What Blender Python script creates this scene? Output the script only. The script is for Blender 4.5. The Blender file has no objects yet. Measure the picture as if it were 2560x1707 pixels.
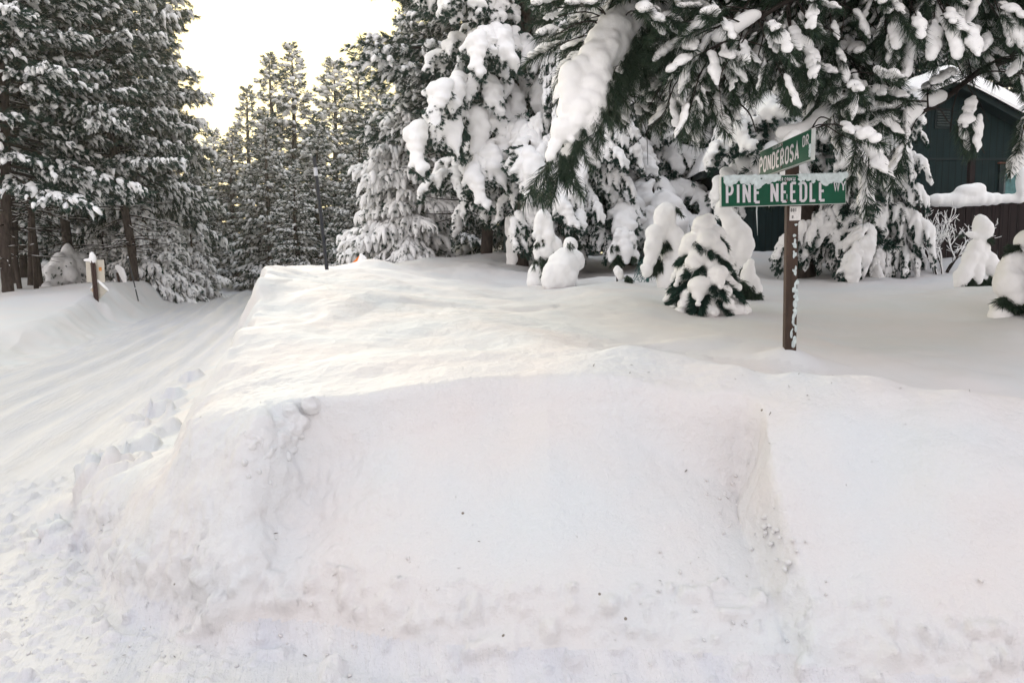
import bpy, math, random
import numpy as np
from mathutils import Vector, Matrix
PI = math.pi
SC = bpy.context.scene
COL = SC.collection
rng = np.random.default_rng(7)
random.seed(7)

# ------------------------------------------------------------------ camera
FPX = 1849.0
EYE = 1.8
PITCH = math.atan((853.5 - 690) / FPX)
cd = bpy.data.cameras.new('camera')
cd.sensor_width = 36.0; cd.lens = FPX / 2560 * 36.0
cd.clip_start = 0.05; cd.clip_end = 3000
cam = bpy.data.objects.new('camera', cd); COL.objects.link(cam)
cam.location = (0, 0, EYE); cam.rotation_euler = (PI / 2 - PITCH, 0, 0)
SC.camera = cam
_f = np.array([0, math.cos(PITCH), -math.sin(PITCH)]); _u = np.array([0, math.sin(PITCH), math.cos(PITCH)])

def at(px, py, Y):
    """photo pixel (2560 wide) seen at world depth Y -> world point"""
    d = _f + np.array([1, 0, 0]) * (px - 1280) / FPX - _u * (py - 853.5) / FPX
    d = d / d[1]
    return np.array([0, 0, EYE]) + d * Y

# ------------------------------------------------------------------ objects
def props(o, label=None, cat=None, group=None, kind=None):
    if label: o['label'] = label
    if cat: o['category'] = cat
    if group: o['group'] = group
    if kind: o['kind'] = kind
    return o

def thing(name, loc, label, cat, group=None, rz=0.0):
    o = bpy.data.objects.new(name, None); COL.objects.link(o)
    o.empty_display_size = 0.1
    o.location = [float(v) for v in loc]; o.rotation_euler = (0, 0, rz)
    return props(o, label, cat, group)

def mesh_np(name, V, F, smooth=True, uv=None):
    V = np.ascontiguousarray(V, dtype=np.float32); F = np.ascontiguousarray(F, dtype=np.int32)
    k = F.shape[1]
    me = bpy.data.meshes.new(name)
    me.vertices.add(len(V)); me.vertices.foreach_set('co', V.ravel())
    me.loops.add(F.size); me.loops.foreach_set('vertex_index', F.ravel())
    me.polygons.add(len(F))
    me.polygons.foreach_set('loop_start', np.arange(0, F.size, k, dtype=np.int32))
    me.polygons.foreach_set('use_smooth', np.full(len(F), smooth, dtype=bool))
    me.update(calc_edges=True)
    return me

def build(name, V, F, mat, parent=None, smooth=True, loc=None):
    """link arrays as ONE mesh object"""
    me = mesh_np(name, V, F, smooth)
    me.materials.append(mat)
    o = bpy.data.objects.new(name, me); COL.objects.link(o)
    if parent is not None: o.parent = parent
    if loc is not None: o.location = [float(v) for v in loc]
    return o

class Acc:
    """collects triangle geometry"""
    def __init__(s): s.V = []; s.F = []; s.n = 0
    def add(s, V, F):
        V = np.asarray(V, dtype=np.float64); F = np.asarray(F, dtype=np.int64)
        if F.shape[1] == 4:
            F = np.concatenate([F[:, [0, 1, 2]], F[:, [0, 2, 3]]])
        s.V.append(V); s.F.append(F + s.n); s.n += len(V)
    def inst(s, T, M, O):
        """template T=(V,F) at k transforms M (k,3,3), O (k,3)"""
        V, F = T; k = len(O)
        if k == 0: return
        W = np.einsum('kij,nj->kni', M, V) + O[:, None, :]
        FF = (F[None] + (np.arange(k) * len(V))[:, None, None]).reshape(-1, 3)
        s.add(W.reshape(-1, 3), FF)
    def get(s):
        return np.concatenate(s.V), np.concatenate(s.F)
    def obj(s, name, mat, parent=None, smooth=True, loc=None):
        V, F = s.get()
        return build(name, V, F, mat, parent, smooth, loc)

def box_vf(c, d, R=None):
    c = np.array(c, float); d = np.array(d, float) / 2
    V = np.array([[x, y, z] for x in (-1, 1) for y in (-1, 1) for z in (-1, 1)], float) * d
    if R is not None: V = V @ np.array(R).T
    F = [[0, 1, 3, 2], [4, 6, 7, 5], [0, 4, 5, 1], [2, 3, 7, 6], [0, 2, 6, 4], [1, 5, 7, 3]]
    return V + c, np.array(F)

def bevel_box(c, d, b=0.006, R=None):
    """box with chamfered edges via bmesh"""
    import bmesh
    bm = bmesh.new(); bmesh.ops.create_cube(bm, size=1)
    bmesh.ops.scale(bm, vec=d, verts=bm.verts)
    bmesh.ops.bevel(bm, geom=bm.edges[:] , offset=b, segments=2, affect='EDGES', profile=0.5)
    bmesh.ops.triangulate(bm, faces=bm.faces)
    V = np.array([v.co[:] for v in bm.verts]); F = np.array([[v.index for v in f.verts] for f in bm.faces])
    bm.free()
    if R is not None: V = V @ np.array(R).T
    return V + np.array(c), F

def tube(P, r, n=6, cap=True):
    """tapered tube through points P with radii r"""
    P = np.asarray(P, float); m = len(P)
    r = np.broadcast_to(np.asarray(r, float), (m,))
    T = np.gradient(P, axis=0); T /= np.linalg.norm(T, axis=1)[:, None] + 1e-9
    ref = np.array([0.0, 0, 1]) if abs(T[:, 2]).mean() < 0.9 else np.array([1.0, 0, 0])
    A = np.cross(T, ref); A /= np.linalg.norm(A, axis=1)[:, None] + 1e-9
    B = np.cross(T, A)
    a = np.linspace(0, 2 * PI, n, endpoint=False)
    V = P[:, None] + r[:, None, None] * (np.cos(a)[None, :, None] * A[:, None] + np.sin(a)[None, :, None] * B[:, None])
    V = V.reshape(-1, 3); F = []
    for i in range(m - 1):
        for j in range(n):
            k = (j + 1) % n
            F.append([i * n + j, i * n + k, (i + 1) * n + k]); F.append([i * n + j, (i + 1) * n + k, (i + 1) * n + j])
    if cap:
        for base in (0, (m - 1) * n):
            for j in range(1, n - 1): F.append([base, base + j, base + j + 1])
    return V, np.array(F)

def ico(sub=2):
    import bmesh
    bm = bmesh.new(); bmesh.ops.create_icosphere(bm, subdivisions=sub, radius=1)
    V = np.array([v.co[:] for v in bm.verts]); F = np.array([[v.index for v in f.verts] for f in bm.faces])
    bm.free(); return V, F
ICO1 = ico(1); ICO2 = ico(2); ICO3 = ico(3)

# ------------------------------------------------------------------ noise
def _h(ix, iy, iz, seed):
    n = (ix.astype(np.int64) * 73856093) ^ (iy.astype(np.int64) * 19349663) ^ (iz.astype(np.int64) * 83492791) ^ (seed * 2654435)
    n = (n ^ (n >> 13)) & 0x7fffffff
    n = (n * ((n * n * 15731 + 789221) & 0x7fffffff) + 1376312589) & 0x7fffffff
    return n / 1073741824.0 - 1.0
def noise2(x, y, seed=0):
    ix = np.floor(x); iy = np.floor(y); fx = x - ix; fy = y - iy
    ix = ix.astype(np.int64); iy = iy.astype(np.int64); z = np.zeros_like(ix)
    ux = fx * fx * fx * (fx * (fx * 6 - 15) + 10); uy = fy * fy * fy * (fy * (fy * 6 - 15) + 10)
    a = _h(ix, iy, z, seed); b = _h(ix + 1, iy, z, seed); c = _h(ix, iy + 1, z, seed); d = _h(ix + 1, iy + 1, z, seed)
    return (a * (1 - ux) + b * ux) * (1 - uy) + (c * (1 - ux) + d * ux) * uy
def fbm2(x, y, seed=0, o=3):
    s = 0; a = 1.0; t = 0
    for i in range(o):
        s = s + a * noise2(x * 2.03 ** i + 13.7 * i, y * 2.03 ** i - 7.1 * i, seed + i); t += a; a *= 0.5
    return s / t
def noise3(P, sc, seed=0):
    Q = P * sc; I = np.floor(Q); f = Q - I; I = I.astype(np.int64)
    u = f * f * f * (f * (f * 6 - 15) + 10); r = 0
    for a in (0, 1):
        for b in (0, 1):
            for c in (0, 1):
                w = (u[:, 0] if a else 1 - u[:, 0]) * (u[:, 1] if b else 1 - u[:, 1]) * (u[:, 2] if c else 1 - u[:, 2])
                r = r + w * _h(I[:, 0] + a, I[:, 1] + b, I[:, 2] + c, seed)
    return r
def sst(a, b, x):
    t = np.clip((x - a) / (b - a), 0, 1); return t * t * (3 - 2 * t)

# ------------------------------------------------------------------ materials
def new_mat(name):
    m = bpy.data.materials.new(name); m.use_nodes = True
    nt = m.node_tree; b = nt.nodes['Principled BSDF']
    return m, nt, b
def nd(nt, t, **kw):
    n = nt.nodes.new(t)
    for k, v in kw.items():
        if k in n.inputs.keys(): n.inputs[k].default_value = v
        else: setattr(n, k, v)
    return n
def ramp(nt, fac, stops):
    r = nt.nodes.new('ShaderNodeValToRGB'); e = r.color_ramp.elements
    while len(e) < len(stops): e.new(0.5)
    for i, (p, c) in enumerate(stops):
        e[i].position = p; e[i].color = (*c, 1) if len(c) == 3 else c
    nt.links.new(fac, r.inputs['Fac']); return r
def coords(nt, scale=(1, 1, 1), rot=(0, 0, 0), kind='Object'):
    tc = nt.nodes.new('ShaderNodeTexCoord'); mp = nt.nodes.new('ShaderNodeMapping')
    mp.inputs['Scale'].default_value = scale; mp.inputs['Rotation'].default_value = rot
    nt.links.new(tc.outputs[kind], mp.inputs['Vector']); return mp.outputs['Vector']
def bump(nt, b, h, strength, dist, prev=None):
    n = nt.nodes.new('ShaderNodeBump'); n.inputs['Strength'].default_value = strength; n.inputs['Distance'].default_value = dist
    nt.links.new(h, n.inputs['Height'])
    if prev is not None: nt.links.new(prev, n.inputs['Normal'])
    nt.links.new(n.outputs['Normal'], b.inputs['Normal']); return n.outputs['Normal']

def snow_mat(name, base, specks=False, b1=(35, .25, .012), b2=(160, .25, .003), tint=None, stretch=None):
    m, nt, b = new_mat(name)
    vec = coords(nt)
    n0 = nd(nt, 'ShaderNodeTexNoise', Scale=1.3, Detail=4.0); nt.links.new(vec, n0.inputs['Vector'])
    t = tint or base
    r = ramp(nt, n0.outputs['Fac'], [(0.35, base), (0.65, t)])
    col = r.outputs['Color']
    if specks:
        vo = nd(nt, 'ShaderNodeTexVoronoi', Scale=7.0, Randomness=1.0); nt.links.new(vec, vo.inputs['Vector'])
        rs = ramp(nt, vo.outputs['Distance'], [(0.0, (1, 1, 1)), (0.045, (1, 1, 1)), (0.06, (0, 0, 0))])
        n3 = nd(nt, 'ShaderNodeTexNoise', Scale=3.1, Detail=2.0); nt.links.new(vec, n3.inputs['Vector'])
        r3 = ramp(nt, n3.outputs['Fac'], [(0.6, (0, 0, 0)), (0.62, (1, 1, 1))])
        mu = nt.nodes.new('ShaderNodeMath'); mu.operation = 'MULTIPLY'
        nt.links.new(rs.outputs['Color'], mu.inputs[0]); nt.links.new(r3.outputs['Color'], mu.inputs[1])
        mx = nt.nodes.new('ShaderNodeMix'); mx.data_type = 'RGBA'
        nt.links.new(mu.outputs[0], mx.inputs[0]); nt.links.new(col, mx.inputs[6]); mx.inputs[7].default_value = (.22, .19, .16, 1)
        col = mx.outputs[2]
    nt.links.new(col, b.inputs['Base Color'])
    b.inputs['Roughness'].default_value = 0.75
    b.inputs['Specular IOR Level'].default_value = 0.25
    v2 = vec
    if stretch:
        v2 = coords(nt, stretch[0], stretch[1]); v2.node.vector_type = 'TEXTURE'
        nt.links.new(v2, n0.inputs['Vector']); n0.inputs['Scale'].default_value = 1.0; n0.inputs['Detail'].default_value = 8.0
    na = nd(nt, 'ShaderNodeTexNoise', Scale=float(b1[0]), Detail=5.0, Roughness=0.6); nt.links.new(v2, na.inputs['Vector'])
    p = bump(nt, b, na.outputs['Fac'], b1[1], b1[2])
    nb = nd(nt, 'ShaderNodeTexNoise', Scale=float(b2[0]), Detail=3.0, Roughness=0.7); nt.links.new(vec, nb.inputs['Vector'])
    bump(nt, b, nb.outputs['Fac'], b2[1], b2[2], p)
    return m

M = {}
M['snow_bank'] = snow_mat('packed_bank_snow', (.665, .632, .622), True, (9, .6, .035), (70, .45, .007), (.625, .64, .655))
M['snow_field'] = snow_mat('fresh_field_snow', (.69, .665, .66), False, (6, .25, .02), (120, .3, .003), (.66, .67, .68))
M['snow_road'] = snow_mat('driven_road_snow', (.61, .612, .65), False, (5, .7, .03), (45, .7, .014), (.70, .68, .675),
                          stretch=((.22, 2.6, 1), (0, 0, math.radians(15.1))))
M['snow_tree'] = snow_mat('clinging_tree_snow', (.93, .925, .92), False, (14, .35, .02), (90, .25, .004))

def simple(name, c, rough=0.8, vary=0.0, scale=6.0, spec=0.3, bumps=None, stretch=(1, 1, 1)):
    m, nt, b = new_mat(name)
    vec = coords(nt, stretch)
    if vary:
        n = nd(nt, 'ShaderNodeTexNoise', Scale=scale, Detail=6.0, Roughness=0.65); nt.links.new(vec, n.inputs['Vector'])
        lo = tuple(v * (1 - vary) for v in c); hi = tuple(min(1, v * (1 + vary)) for v in c)
        r = ramp(nt, n.outputs['Fac'], [(0.3, lo), (0.7, hi)]); nt.links.new(r.outputs['Color'], b.inputs['Base Color'])
        if bumps: bump(nt, b, n.outputs['Fac'], bumps[0], bumps[1])
    else: b.inputs['Base Color'].default_value = (*c, 1)
    b.inputs['Roughness'].default_value = rough; b.inputs['Specular IOR Level'].default_value = spec
    return m
def needle_mat(name, lo, hi):
    m, nt, b = new_mat(name)
    g = nt.nodes.new('ShaderNodeNewGeometry')
    r = ramp(nt, g.outputs['Random Per Island'], [(0.0, lo), (1.0, hi)])
    nt.links.new(r.outputs['Color'], b.inputs['Base Color'])
    b.inputs['Roughness'].default_value = 0.6; b.inputs['Specular IOR Level'].default_value = 0.25
    return m
M['needle'] = needle_mat('pine_needles', (.006, .030, .025), (.028, .072, .050))
M['needle_near'] = needle_mat('near_pine_needles', (.012, .030, .022), (.046, .074, .042))
M['needle_fir'] = needle_mat('fir_needles', (.008, .034, .028), (.030, .074, .052))
M['bark'] = simple('pine_bark', (.055, .042, .036), .9, .6, 9, .2, (.8, .03), (1, 1, .35))
M['bark_dark'] = simple('dark_twig_bark', (.030, .024, .021), .9, .4, 20, .2)
M['bark_snowy'] = simple('snow_plastered_bark', (.05, .04, .036), .9, .6, 9, .2, (.8, .03), (1, 1, .35))
M['litter'] = simple('bark_litter_brown', (.10, .075, .055), .9, .4, 50)
M['green'] = simple('green_sign_sheeting', (.002, .060, .030), .6, .18, 5, .2)
M['letter'] = simple('reflective_white_lettering', (.50, .48, .50), .4, .08, 30, .4)
M['alu'] = simple('weathered_aluminium', (.38, .40, .38), .45, .2, 12, .5)
M['bolt'] = simple('rusty_bolt_steel', (.09, .05, .04), .5, .5, 60, .5)
M['paper'] = simple('white_plate', (.62, .60, .58), .5, .15, 40, .3)
M['ink'] = simple('black_ink', (.02, .02, .025), .5)

def rotm(r):
    q = r.normal(size=4); q /= np.linalg.norm(q); w, x, y, z = q
    return np.array([[1 - 2 * (y * y + z * z), 2 * (x * y - z * w), 2 * (x * z + y * w)], [2 * (x * y + z * w), 1 - 2 * (x * x + z * z), 2 * (y * z - x * w)], [2 * (x * z - y * w), 2 * (y * z + x * w), 1 - 2 * (x * x + y * y)]])
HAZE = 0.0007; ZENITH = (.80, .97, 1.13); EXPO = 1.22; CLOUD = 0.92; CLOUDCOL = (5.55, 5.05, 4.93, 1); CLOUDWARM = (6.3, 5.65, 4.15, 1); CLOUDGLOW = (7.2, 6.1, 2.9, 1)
# ------------------------------------------------------------------ terrain
# survey points of the snow surface to the right of the road: photo pixel + depth
_sp = [
 # crest along the road side of the bank
 (530,1065,4.0),(545,1000,4.6),(582,870,5.6),(605,820,6.4),(634,755,7.5),(650,705,8.4),(675,672,9.6),(720,664,11),(700,668,14),
 # front rim, left to right
 (640,1010,4.1),(870,965,4.4),(1100,930,4.5),(1300,925,4.5),(1500,925,4.45),(1700,985,4.2),(1900,1050,3.95),(2200,1130,3.65),(2560,1230,3.4),(3100,1340,3.2),
 # occluding ridge on the right half
 (1480,862,5.3),(1590,876,5.0),(1700,893,4.8),(1840,912,4.55),(1978,932,4.35),(2100,948,4.25),(2200,960,4.2),(2400,992,4.05),(2560,1006,4.0),(3100,1060,3.9),
 # trough behind that ridge
 (1500,876,5.8),(1600,902,5.5),(1700,930,5.35),(1840,955,5.1),(1978,980,4.95),(2200,1010,4.85),(2450,1040,4.7),(2560,1055,4.7),(2800,1060,4.8),
 (1540,838,6.6),(1700,862,6.2),(1850,880,5.9),(1978,900,5.7),(2200,915,5.7),(2400,930,5.7),(2560,940,5.8),(2800,960,6),
 # dome of the bank
 (700,850,5.8),(760,760,7.5),(900,725,9),(1000,760,8.0),(1000,850,6.0),(1200,800,6.8),(1200,870,5.6),(1350,850,5.6),(760,690,11),
 (820,680,13),(870,670,13),(940,652,14),(1000,668,15),
 # field
 (1100,700,14),(1330,703,15),(1330,760,9.5),(1200,735,11),(1500,720,11),(1640,693,14),(1600,770,8.5),(1760,792,9.2),(1850,800,8.5),(1978,812,8),
 (2000,685,14),(2000,740,11),(2200,700,12.5),(2350,690,13),(2300,760,10),(2560,680,12),(2500,740,9.5),(2560,820,7.6),(2300,850,7.4),(2100,860,7),(2800,720,12),
 # back berm and ground under the houses
 (1080,640,22),(1200,634,24),(1340,642,24),(1000,662,22),(1450,650,24),(1560,655,22),(1700,660,20),(1850,628,16.5),(1960,640,16),(2050,630,17),(2170,640,16),(2250,650,15.5),
 (2400,640,14.5),(2560,640,14.5),(2800,640,15),(1330,690,17),(1500,690,17),(1200,675,17),(1000,672,30),(1500,640,34),(2200,640,34),(2900,620,34),(800,700,60),(1500,660,70),(2600,640,70),(800,690,26),
]
_S = np.array([at(a, b, c) for a, b, c in _sp])
def _q(x, y):
    return np.stack([4.0 * x / (y + 1.0), 2.6 * np.log(y + 1.0)], -1)
_Q = _q(_S[:, 0], _S[:, 1])
_c2 = 0.06 ** 2
_A = np.sqrt(((_Q[:, None] - _Q[None]) ** 2).sum(-1) + _c2)
_W = np.linalg.solve(_A + 0.006 * np.eye(len(_A)) * -1.0, _S[:, 2] - 1.5)
def plateau(x, y):
    q = _q(x, np.maximum(y, 2.0)); r = np.zeros(x.shape)
    q[..., 0] = np.clip(q[..., 0], -3.5, 4.2)
    for i in range(len(_W)):
        r += _W[i] * np.sqrt((q[..., 0] - _Q[i, 0]) ** 2 + (q[..., 1] - _Q[i, 1]) ** 2 + _c2)
    return np.clip(r + 1.5, 0.7, 4.5)

_lump = []
_r = np.random.default_rng(11)
for i in range(48):                        # rolled snow lumps on the loose berm at the foot of the bank
    y = 4.6 + 7.5 * _r.random() ** 1.4; u = -2.35 + 1.15 * _r.random()
    _lump.append((u - .27 * y, y, .04 + .16 * _r.random() ** 2, .03 + .09 * _r.random()))
for px, py, s, h in ((225, 1180, .24, .20), (320, 1160, .26, .22), (290, 1215, .15, .10), (395, 1115, .22, .16), (350, 1125, .2, .13), (470, 930, .26, .2), (380, 1010, .28, .2), (430, 970, .24, .18),
                     (185, 1265, .13, .12), (235, 1262, .14, .12), (280, 1255, .14, .12)):
    d = 1.65 * FPX / (py - 690); _lump.append(((px - 1280) / FPX * d, d, s * .85, h))
_foot = []
for i in range(80):
    _foot.append((-0.9 + 4.5 * _r.random(), 4.7 + 7.0 * _r.random(), .08 + .16 * _r.random(), .03 * _r.random() + .012))

def u_of(x, y): return x + .27 * y

def height(x, y, detail=True):
    x = np.asarray(x, float); y = np.asarray(y, float)
    u = u_of(x, y) + .09 * noise2(x * .9, y * .9, 3) + .035 * noise2(x * 3.1, y * 3.1, 4)
    top = plateau(x, y)
    top = top + .035 * fbm2(x * .8, y * .8, 5) * sst(3.5, 8, y) + .02 * fbm2(x * 2.2, y * 1.6, 6) + .008 * fbm2(x * 6, y * 6, 8)
    top = top + .15 * fbm2(x * .50, y * .42, 51) * sst(6.8, 10, y) + .05 * np.maximum(noise2(x * 1.3, y * 1.1, 52), 0) * sst(13, 18, y)
    # wind-carved ripples across the dome
    wq = .8 * noise2(x * .9, y * .9, 19)
    dome = sst(4.55, 5.1, y) * (1 - sst(9, 13, y)) * (1 - sst(1.2, 3.2, x + .3 * y - 1.6))
    top = top + dome * (.075 * np.maximum(noise2(x * .8 + wq, y * 1.1 - wq, 9), -.1) + .035 * np.maximum(noise2(x * 2.1 + wq, y * 2.2 + 2 * wq, 10) - .1, 0) * (.3 + sst(.6, -.4, u)) + .010 * noise2(x * 6, y * 7, 11) * sst(.2, -.5, u))
    streak = sst(1.2, 2.0, x) * sst(3.3, 3.6, y) * (1 - sst(4.6, 5.4, y))
    top = top + streak * .035 * noise2(x * 1.1 + y * 1.6, (y - .5 * x) * 3.2, 13)
    # --- road side: loose berm then a cliff up to the crest
    nb = 1 - sst(4.6, 6.4, y)
    berm = (.30 * sst(-2.15, -1.25, u) * (1 - .5 * sst(14, 25, y))) * (1 - nb) + nb * .85 * np.clip((u + 2.2) / 1.5, 0, 1) ** 1.1
    e1 = -.98 + .05 * noise2(x * 4, y * 4, 12)
    cliff = sst(e1, e1 + .36 + .10 * sst(3, 7, y), u) ** .8
    side = berm + (1 - berm / np.maximum(top, .3)) * cliff * top
    side = np.where(u > -.4, top, side)
    # --- front face
    xs = [-9, -3.2, -2.4, -2.0, -1.3, 0.0, 1.5, 3.0, 5.0, 12]
    yf = np.interp(x, xs, [5.6, 5.2, 4.2, 3.8, 3.45, 3.08, 3.0, 2.75, 2.6, 2.5])
    yr = np.interp(x, xs, [6.1, 5.6, 4.95, 4.6, 4.12, 4.42, 4.2, 3.55, 3.3, 3.2])
    yf = yf + .06 * noise2(x * 2, y * 0 + 5, 20) ; yr = yr + .05 * noise2(x * 1.7, y * 0 + 9, 21)
    wob = .05 * noise2(x * 0 + 3, y * 5, 22)
    B = sst(-1.44 + wob, -1.14 + wob, x) * (1 - sst(1.22 + wob * .6, 1.36 + wob * .6, x))      # scooped bowl between the two shoulders
    t = np.clip((y - yf) / (yr - yf), 0, 1)
    cut = np.interp(x, [-1.3, -.6, .2, .7, 1.3], [.60, .78, .86, .76, .56])
    tb = .80 + .05 * noise2(x * 1.3, y * 0, 24)
    bowl = np.where(t < tb, cut * (t / tb) ** .72 * sst(-.05, .30, t / tb), cut + (1 - cut) * sst(tb, 1, t) ** .9)
    bowl = bowl * (1 - .14 * np.exp(-((x + 1.08) / .2) ** 2) * sst(0, .5, t) * (1 - sst(.8, 1, t)))
    t2 = np.clip((y - yf + .05) / (yr - yf - .12), 0, 1)
    pil = np.where(x < 0, np.sin(t2 * PI / 2) ** .85, np.sin(t2 * PI / 2) ** .8)
    pil = (pil * .5 + sst(0, 1, t2 ** .75) * .5) * sst(-.08, .22, t2)
    fr = B * bowl + (1 - B) * pil
    fr = np.where(y < yf - .06, 0, fr)
    z = np.minimum(side, np.maximum(side * fr, 0))
    z = np.where(y > 7, side, z)
    # --- road and the far verge
    rl = -5.95
    rut = 0; road_k = 4.2
    for c, w, a in ((-2.75, .16, .022), (-3.35, .2, .018), (-4.35, .16, .022), (-4.95, .2, .018), (-3.85, .14, -.014), (-2.4, .12, -.01)):
        rut = rut - a * np.exp(-((u_of(x, y) + .05 * np.sin(y * .21) - c) / w) ** 2)
    onroad = (1 - sst(-2.2, -1.9, u)) * sst(rl - .1, rl + .2, u)
    z = z + .9 * sst(14, 46, y) * (1 - cliff) * (u < 0)
    z = z + road_k * rut * onroad * sst(4, 8, y)
    ul = u + .35 * noise2(x * .25, y * .25, 30) + .10 * noise2(x * 1.2, y * 1.2, 31) * (1 - sst(25, 40, y))
    left = sst(-5.95, -7.4, ul)
    hl = .66 + .05 * sst(20, 30, y) + .006 * np.maximum(-x - 8, 0) + .08 * noise2(x * .5, y * .5, 32)
    island = .40 * np.exp(-(((x + 14.8) / 3.4) ** 2 + ((y - 29.0) / 5.0) ** 2) ** 2)
    hl = hl + island - .35 * np.exp(-((y + .3 * x - 12.5) / 2.2) ** 2) * sst(-9, -12, x)
    gully = .10 * np.abs(noise2(u * .6 + y * 1.2, u * 1.1, 33)) * (left * (1 - left) * 4)
    z = z + left * hl - gully * sst(10, 13, y)
    toe = sst(-5.3, -5.8, ul) * (1 - sst(-6.2, -6.8, ul))
    z = z + toe * .05 * np.abs(noise2(x * 3, y * 3, 34))
    # far bend of the road: low rough berm closes the view
    z = z + .5 * sst(44, 50, y) * sst(-15, -5, u) * (1 - sst(-1, 2, u)) * sst(-7, -5.5, u)
    if detail:
        for a, b, s, h in _lump:
            k = (np.abs(x - a) < 3 * s) & (np.abs(y - b) < 3 * s)
            if k.any():
                d2 = ((x[k] - a) / s) ** 2 + ((y[k] - b) / (s * .8)) ** 2 + .35 * noise2(x[k] * 9, y[k] * 9, 61)
                z[k] += h * np.clip(1.2 - d2, 0, 1) ** 1.5 * .85
        for a, b, s, h in _foot:
            k = (np.abs(x - a) < 3 * s) & (np.abs(y - b) < 3 * s)
            if k.any():
                d2 = ((x[k] - a) / (1.6 * s)) ** 2 + ((y[k] - b) / (s * .8)) ** 2
                z[k] -= .6 * h * np.exp(-d2 * 1.5)
    # mound of snow around the street sign post
    d2 = (x - SIGN_X) ** 2 + (y - SIGN_Y) ** 2
    z = z + .10 * np.exp(-d2 / .045)
    return z

SIGN_Y = 5.7
SIGN_X = float(at(1973, 880, SIGN_Y)[0])
def H(x, y):
    return float(height(np.array([float(x)]), np.array([float(y)]), False)[0])

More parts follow.
